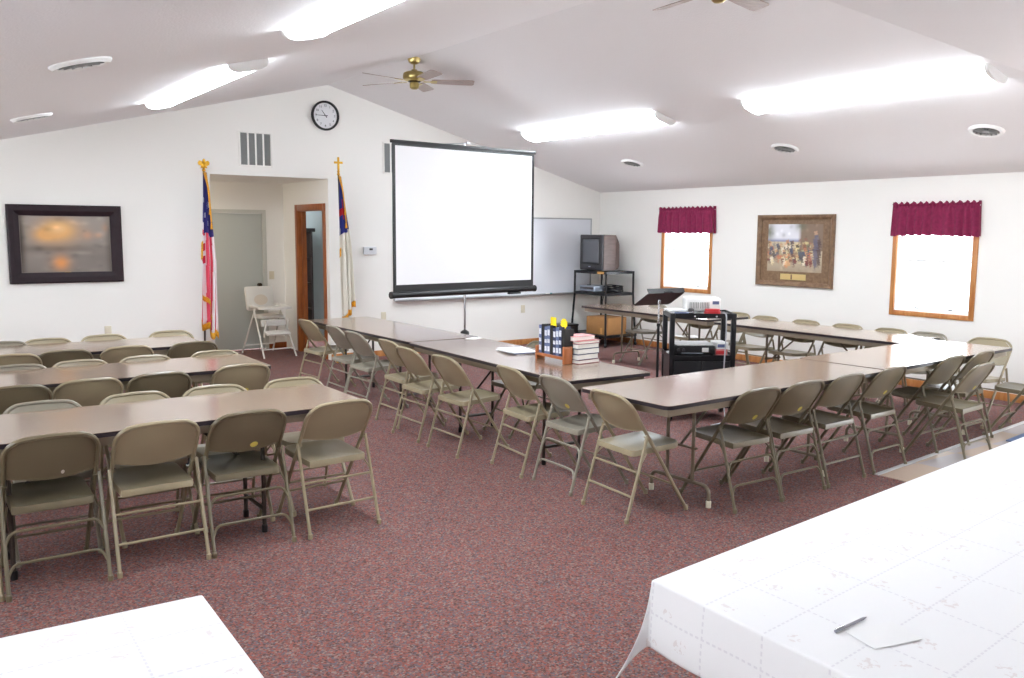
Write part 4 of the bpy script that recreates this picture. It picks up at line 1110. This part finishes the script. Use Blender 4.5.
for sx in (-1, 1): MB().lathe([(0, 0), (.015, 0), (.012, .022), (0, .022)], (sx*.12, -.09, 0), 10).build('foot', M['black'], t)
MB().lathe([(0, 0), (.015, 0), (.012, .022), (0, .022)], (0, .09, 0), 10).build('foot', M['black'], t)
t = thing('red_case', 'red oval case in front of the white projector', 'case', on_cart(.10, -.125, ZC), R(-36))
MB().prism(rrect(.15, .08, .038), 0, .025).build('case_body', M['red'], t); MB().prism(rrect(.154, .084, .040), .025, .029).prism(rrect(.14, .074, .035), .029, .048).build('lid', M['red'], t)
for lx, ly, z, r_, lb in ((-.24, .05, 0, 8, 'white paper pile on the left of the projector cart top'),):
    t = thing('paper_pile', lb, 'paper', on_cart(lx+.03, ly, ZC), R(r_-36))
    for k in range(5): MB().box((random.uniform(-.008, .008), random.uniform(-.008, .008), .004+k*.006), (.16, .23, .005), R(random.uniform(-6, 6))).build('sheet', M['paper'], t)
t = thing('remote_control', 'small dark remote control at the left front of the cart top', 'remote', on_cart(-.19, -.15, ZC), R(-44))
MB().box((0, 0, .009), (.13, .04, .018), 0, .005).build('case', M['slate'], t); MB().box((0, 0, .019), (.09, .026, .003), 0, .001).build('buttons', M['black'], t)
t = thing('small_speaker', 'small dark round speaker beside the white projector', 'speaker', on_cart(-.10, -.14, ZC))
MB().lathe([(0, 0), (.026, 0), (.03, .02), (.028, .045), (.02, .055), (0, .057)], (0, 0, 0), 18).build('body', M['tvgrey'], t)
MB().lathe([(.0302, .015), (.031, .017), (.031, .022), (.0302, .024)], (0, 0, 0), 18).build('ring', M['chrome'], t)
t = thing('amplifier', 'black amplifier on the middle shelf of the projector cart', 'amplifier', on_cart(-.065, -.03, ZM), R(-36))
MB().box((0, 0, .052), (.38, .30, .08), 0, .005).build('case', M['black'], t)
MB().box((.10, -.152, .055), (.06, .005, .04), 0, .001).build('display', M['white'], t)
for x in (-.15, -.10): MB().lathe([(0, 0), (.014, 0), (.013, .016), (0, .016)], (x, -.150, .055), 14, mat=RX).build('knob', M['tvgrey'], t)
MB().box((-.02, -.152, .025), (.2, .004, .006)).build('trim_strip', M['silver'], t)
for sx in (-1, 1):
    for sy in (-1, 1): MB().lathe([(0, 0), (.014, 0), (.014, .013), (0, .013)], (sx*.17, sy*.11, 0), 10).build('foot', M['black'], t)
t = thing('paper_pile', 'white paper pile lying on the black amplifier', 'paper', on_cart(-.065, -.03, ZM+.093), R(-35))
for k in range(3): MB().box((random.uniform(-.01, .01), random.uniform(-.01, .01), .003+k*.005), (.34, .25, .004), R(random.uniform(-4, 4))).build('sheet', M['paper'], t)
for k, (c1, z, lb) in enumerate(((M['pink'], 0, 'red and white boxed item lowest of the two right of the amplifier'), (M['white'], .062, 'white boxed item lying on the red one right of the amplifier'))):
    t = thing('small_box', lb, 'box', on_cart(.19, -.06, ZM+z), R(-36+k*6), 'small boxes on the cart shelf')
    MB().box((0, 0, .03), (.11, .2, .06), 0, .003).build('carton', c1, t); MB().box((-.01, -.1, .03), (.08, .004, .03)).build('printed_label', M['red'] if k == 0 else M['slate'], t)
o = MB().tube(fillet([on_cart(.20, -.12, ZC+.012), on_cart(.205, -.245, ZC+.012), on_cart(.207, -.25, .85), on_cart(.20, -.25, .6), on_cart(.19, -.255, .30), on_cart(.21, -.32, .012), on_cart(.05, -.45, .008)], .04, 5), .006, 7).build('power_cord', plain('grey_cord', (176, 178, 184), .5))
tag(o, 'pale grey power cord hanging down the front of the projector cart', 'cord')

# music stand
t = thing('music_stand', 'black music stand standing behind the projector cart', 'music stand', (6.40, 6.46, 0), R(-5))
for k in range(3):
    a = R(30+120*k)
    MB().tube([(0, 0, .20), (.12*math.cos(a), .12*math.sin(a), .10), (.27*math.cos(a), .27*math.sin(a), .012)], .008, 8).build('leg', M['blackmetal'], t)
MB().tube([(0, 0, .14), (0, 0, .82)], .0135, 12).build('lower_pole', M['black'], t)
MB().tube([(0, 0, .80), (0, 0, 1.04)], .009, 12).build('upper_pole', M['chrome'], t)
MB().lathe([(0, .795), (.018, .795), (.018, .825), (0, .825)], (0, 0, 0), 12).build('collar', M['black'], t)
DM = Matrix.Translation((0, 0, 1.075))@Matrix.Rotation(R(-30), 4, 'X')
m = MB(); 
def dsk(x, y, z): return DM@Vector((x, y, z))
dp = rrect(.47, .28, .03)
m.prism(dp, -.003, .003, dsk)
dk = m.build('desk', M['black'], t)
m = MB(); m.prism([(-.235, -.14), (.235, -.14), (.235, -.135), (-.235, -.135)], 0, .05, dsk); m.build('ledge', M['black'], dk)
MB().tube([(0, 0, 1.02), tuple(dsk(0, 0, -.008))], .016, 10).build('bracket', M['chrome'], t)
t = thing('eyeglass_case', 'small black case on top of the music stand', 'case', tuple(Vector((6.40, 6.46, 0))+Matrix.Rotation(R(-5), 3, 'Z')@dsk(.02, -.125, .003)), R(-5))
MB().box((0, 0, .012), (.11, .05, .024), 0, .008).build('shell', M['black'], t); MB().box((0, -.026, .012), (.02, .004, .012), 0, .001).build('clasp', M['tvgrey'], t)

# ------------------------------------------------------------------ books on the long table
def book(name, label, loc, rz, dims, cover, upright, group, lab=None):
    """book with page block; upright: spine faces -y, thickness along x"""
    t = thing(name, label, 'book', loc, rz, group); a, b, c = dims
    if upright:
        m = MB().bb(-a/2, -a/2+.003, 0, b, 0, c).bb(a/2-.003, a/2, 0, b, 0, c).bb(-a/2+.003, a/2-.003, 0, .004, 0, c); m.build('cover', cover, t)
        MB().bb(-a/2+.003, a/2-.003, .004, b-.006, .004, c-.004).build('pages', M['page'], t)
        if lab:
            for z0_, z1_ in lab: MB().bb(-a/2+.004, a/2-.004, -.0015, .0, z0_*c, z1_*c).build('spine_label', M['spine'], t)
    else:
        m = MB().bb(-a/2, a/2, -b/2, b/2, 0, .003).bb(-a/2, a/2, -b/2, b/2, c-.003, c).bb(-a/2, a/2, b/2-.004, b/2, .003, c-.003); m.build('cover', cover, t)
        MB().bb(-a/2+.004, a/2-.004, -b/2+.004, b/2-.004, .003, c-.003).build('pages', M['page'], t)
    return t
p0, p1 = Vector((4.178, 5.575)), Vector((4.16, 5.207))
dr = p1-p0; ra = math.atan2(dr.y, dr.x); RL = dr.length
t = thing('book_rack', 'small wooden book rack on the long table', 'book rack', (p0.x, p0.y, .741), ra)
for x in (0, RL): MB().bb(x-.009, x+.009, 0, .085, 0, .135 if x else .11, .004).build('end_panel', M['rackwood'], t)
MB().bb(.009, RL-.009, .0, .02, .035, .055).build('front_rail', M['rackwood'], t); MB().bb(.009, RL-.009, .07, .085, .07, .09).build('back_rail', M['rackwood'], t)
MB().bb(.009, RL-.009, .02, .07, .035, .047).build('rack_base', M['rackwood'], t)
n = 9; sp = (RL-.02)/n
cv = [M['slate'], M['black'], M['slate'], M['slate'], M['black'], M['navy'], M['slate'], M['navy'], M['black']]
bl = ['leftmost book in the wooden rack, slate blue spine', 'thin black book second in the wooden rack', 'slate blue book third in the wooden rack', 'slate blue book fourth in the wooden rack, left of a black one', 'black book at the middle of the wooden rack',
      'navy book right of the middle of the wooden rack', 'slate blue book third from the right in the wooden rack', 'navy book second from the right in the wooden rack', 'black book at the right end of the wooden rack']
for i in range(n):
    a_ = .01+sp*(i+.5)
    loc = Vector((p0.x, p0.y, 0))+Matrix.Rotation(ra, 3, 'Z')@Vector((a_, .022, 0))
    book('book', bl[i], (loc.x, loc.y, .789), ra, (sp-.003, .085, .225+.01*math.sin(i*2.1)), cv[i], True, 'books in the wooden rack', None if cv[i] == M['black'] else [(.68, .88), (.42, .55), (.12, .3)])
for k, (xx, lb) in enumerate(((.17, 'left yellow paper card sticking up from the racked books'), (.31, 'right yellow paper card sticking up from the racked books'))):
    loc = Vector((p0.x, p0.y, 0))+Matrix.Rotation(ra, 3, 'Z')@Vector((xx, .05, 0))
    m = MB(); q = rrect(.075, .075, .006) if k == 0 else [((.042 if j % 2 else .036)*math.cos(j*PI/8), (.042 if j % 2 else .036)*math.sin(j*PI/8)) for j in range(16)]
    m.prism(q, -.001, .001, lambda x, z, y: (x, y, z+.035)); m.bb(-.008, .008, -.001, .001, -.03, .0)
    o = m.build('paper_card', M['yellow']); o.location = (loc.x, loc.y, 1.012); o.rotation_euler = (0, 0, ra+R(5*k)); tag(o, lb, 'card', 'yellow cards')
sb = [(.03, M['maroon'], 'white paged hardback book at the bottom of the book stack'), (.042, M['navy'], 'hardback book second from the bottom of the book stack'), (.042, M['navy'], 'hardback book third from the bottom of the book stack'),
      (.038, M['navy'], 'hardback book fourth from the bottom of the book stack'), (.022, M['pink'], 'pink covered book second from the top of the book stack'), (.034, M['pink'], 'pale covered book on top of the book stack')]
z = .741
for i, (h, cvr, lb) in enumerate(sb):
    book('book', lb, (4.372+random.uniform(-.006, .006)-(.02 if i == 5 else 0), 5.235+random.uniform(-.006, .006)+(.02 if i == 5 else 0), z), R(4+random.uniform(-3, 3)), (.222, .155, h), cvr, False, 'books in the stack'); z += h+.0005
t = thing('paper_pile', 'white paper pile on the long table left of the book rack', 'paper', (4.30, 5.98, .741), R(80))
for k in range(5): MB().box((random.uniform(-.02, .02), random.uniform(-.02, .02), .003+k*.004), (.30, .23, .0035), R(random.uniform(-8, 8))).build('sheet', M['paper'] if k != 1 else M['slate'], t)
o = MB().box((0, 0, .001), (.14, .10, .002)).build('paper_slip', M['paper']); o.location = (4.50, 6.98, .741); o.rotation_euler = (0, 0, R(20)); tag(o, 'small white paper slip on the far edge of the long table by the screen pole', 'paper')

# ------------------------------------------------------------------ light
w = bpy.data.worlds.new('World'); SC.world = w; w.use_nodes = True
bg = w.node_tree.nodes['Background']; bg.inputs[0].default_value = (.88, .94, 1, 1); bg.inputs[1].default_value = 6.5

# ------------------------------------------------------------------ camera
yaw, pitch, roll, F = .61604203, .12032016, .00625994, 885.22387
cy_, sy_, cp_, sp_ = math.cos(yaw), math.sin(yaw), math.cos(pitch), math.sin(pitch)
f_ = Vector((sy_*cp_, cy_*cp_, -sp_)); r0 = Vector((cy_, -sy_, 0)); u0 = r0.cross(f_)
r_ = r0*math.cos(roll)+u0*math.sin(roll); u_ = u0*math.cos(roll)-r0*math.sin(roll)
cam = bpy.data.cameras.new('Camera'); co = bpy.data.objects.new('Camera', cam); COL.objects.link(co)
cam.sensor_width = 36; cam.lens = F/1024*36; cam.clip_start = .05
mw = Matrix(((r_.x, u_.x, -f_.x, 0), (r_.y, u_.y, -f_.y, 0), (r_.z, u_.z, -f_.z, 1.74), (0, 0, 0, 1)))
co.matrix_world = mw
SC.camera = co
vs_ = SC.view_settings
vs_.view_transform = 'Standard'; vs_.look = 'None'; vs_.gamma = 1; vs_.use_curve_mapping = False
vs_.exposure = 1.1
SC.cycles.use_denoising = True
SC.cycles.max_bounces = 10; SC.cycles.diffuse_bounces = 5; SC.cycles.transparent_max_bounces = 12
SC.cycles.sample_clamp_indirect = 8
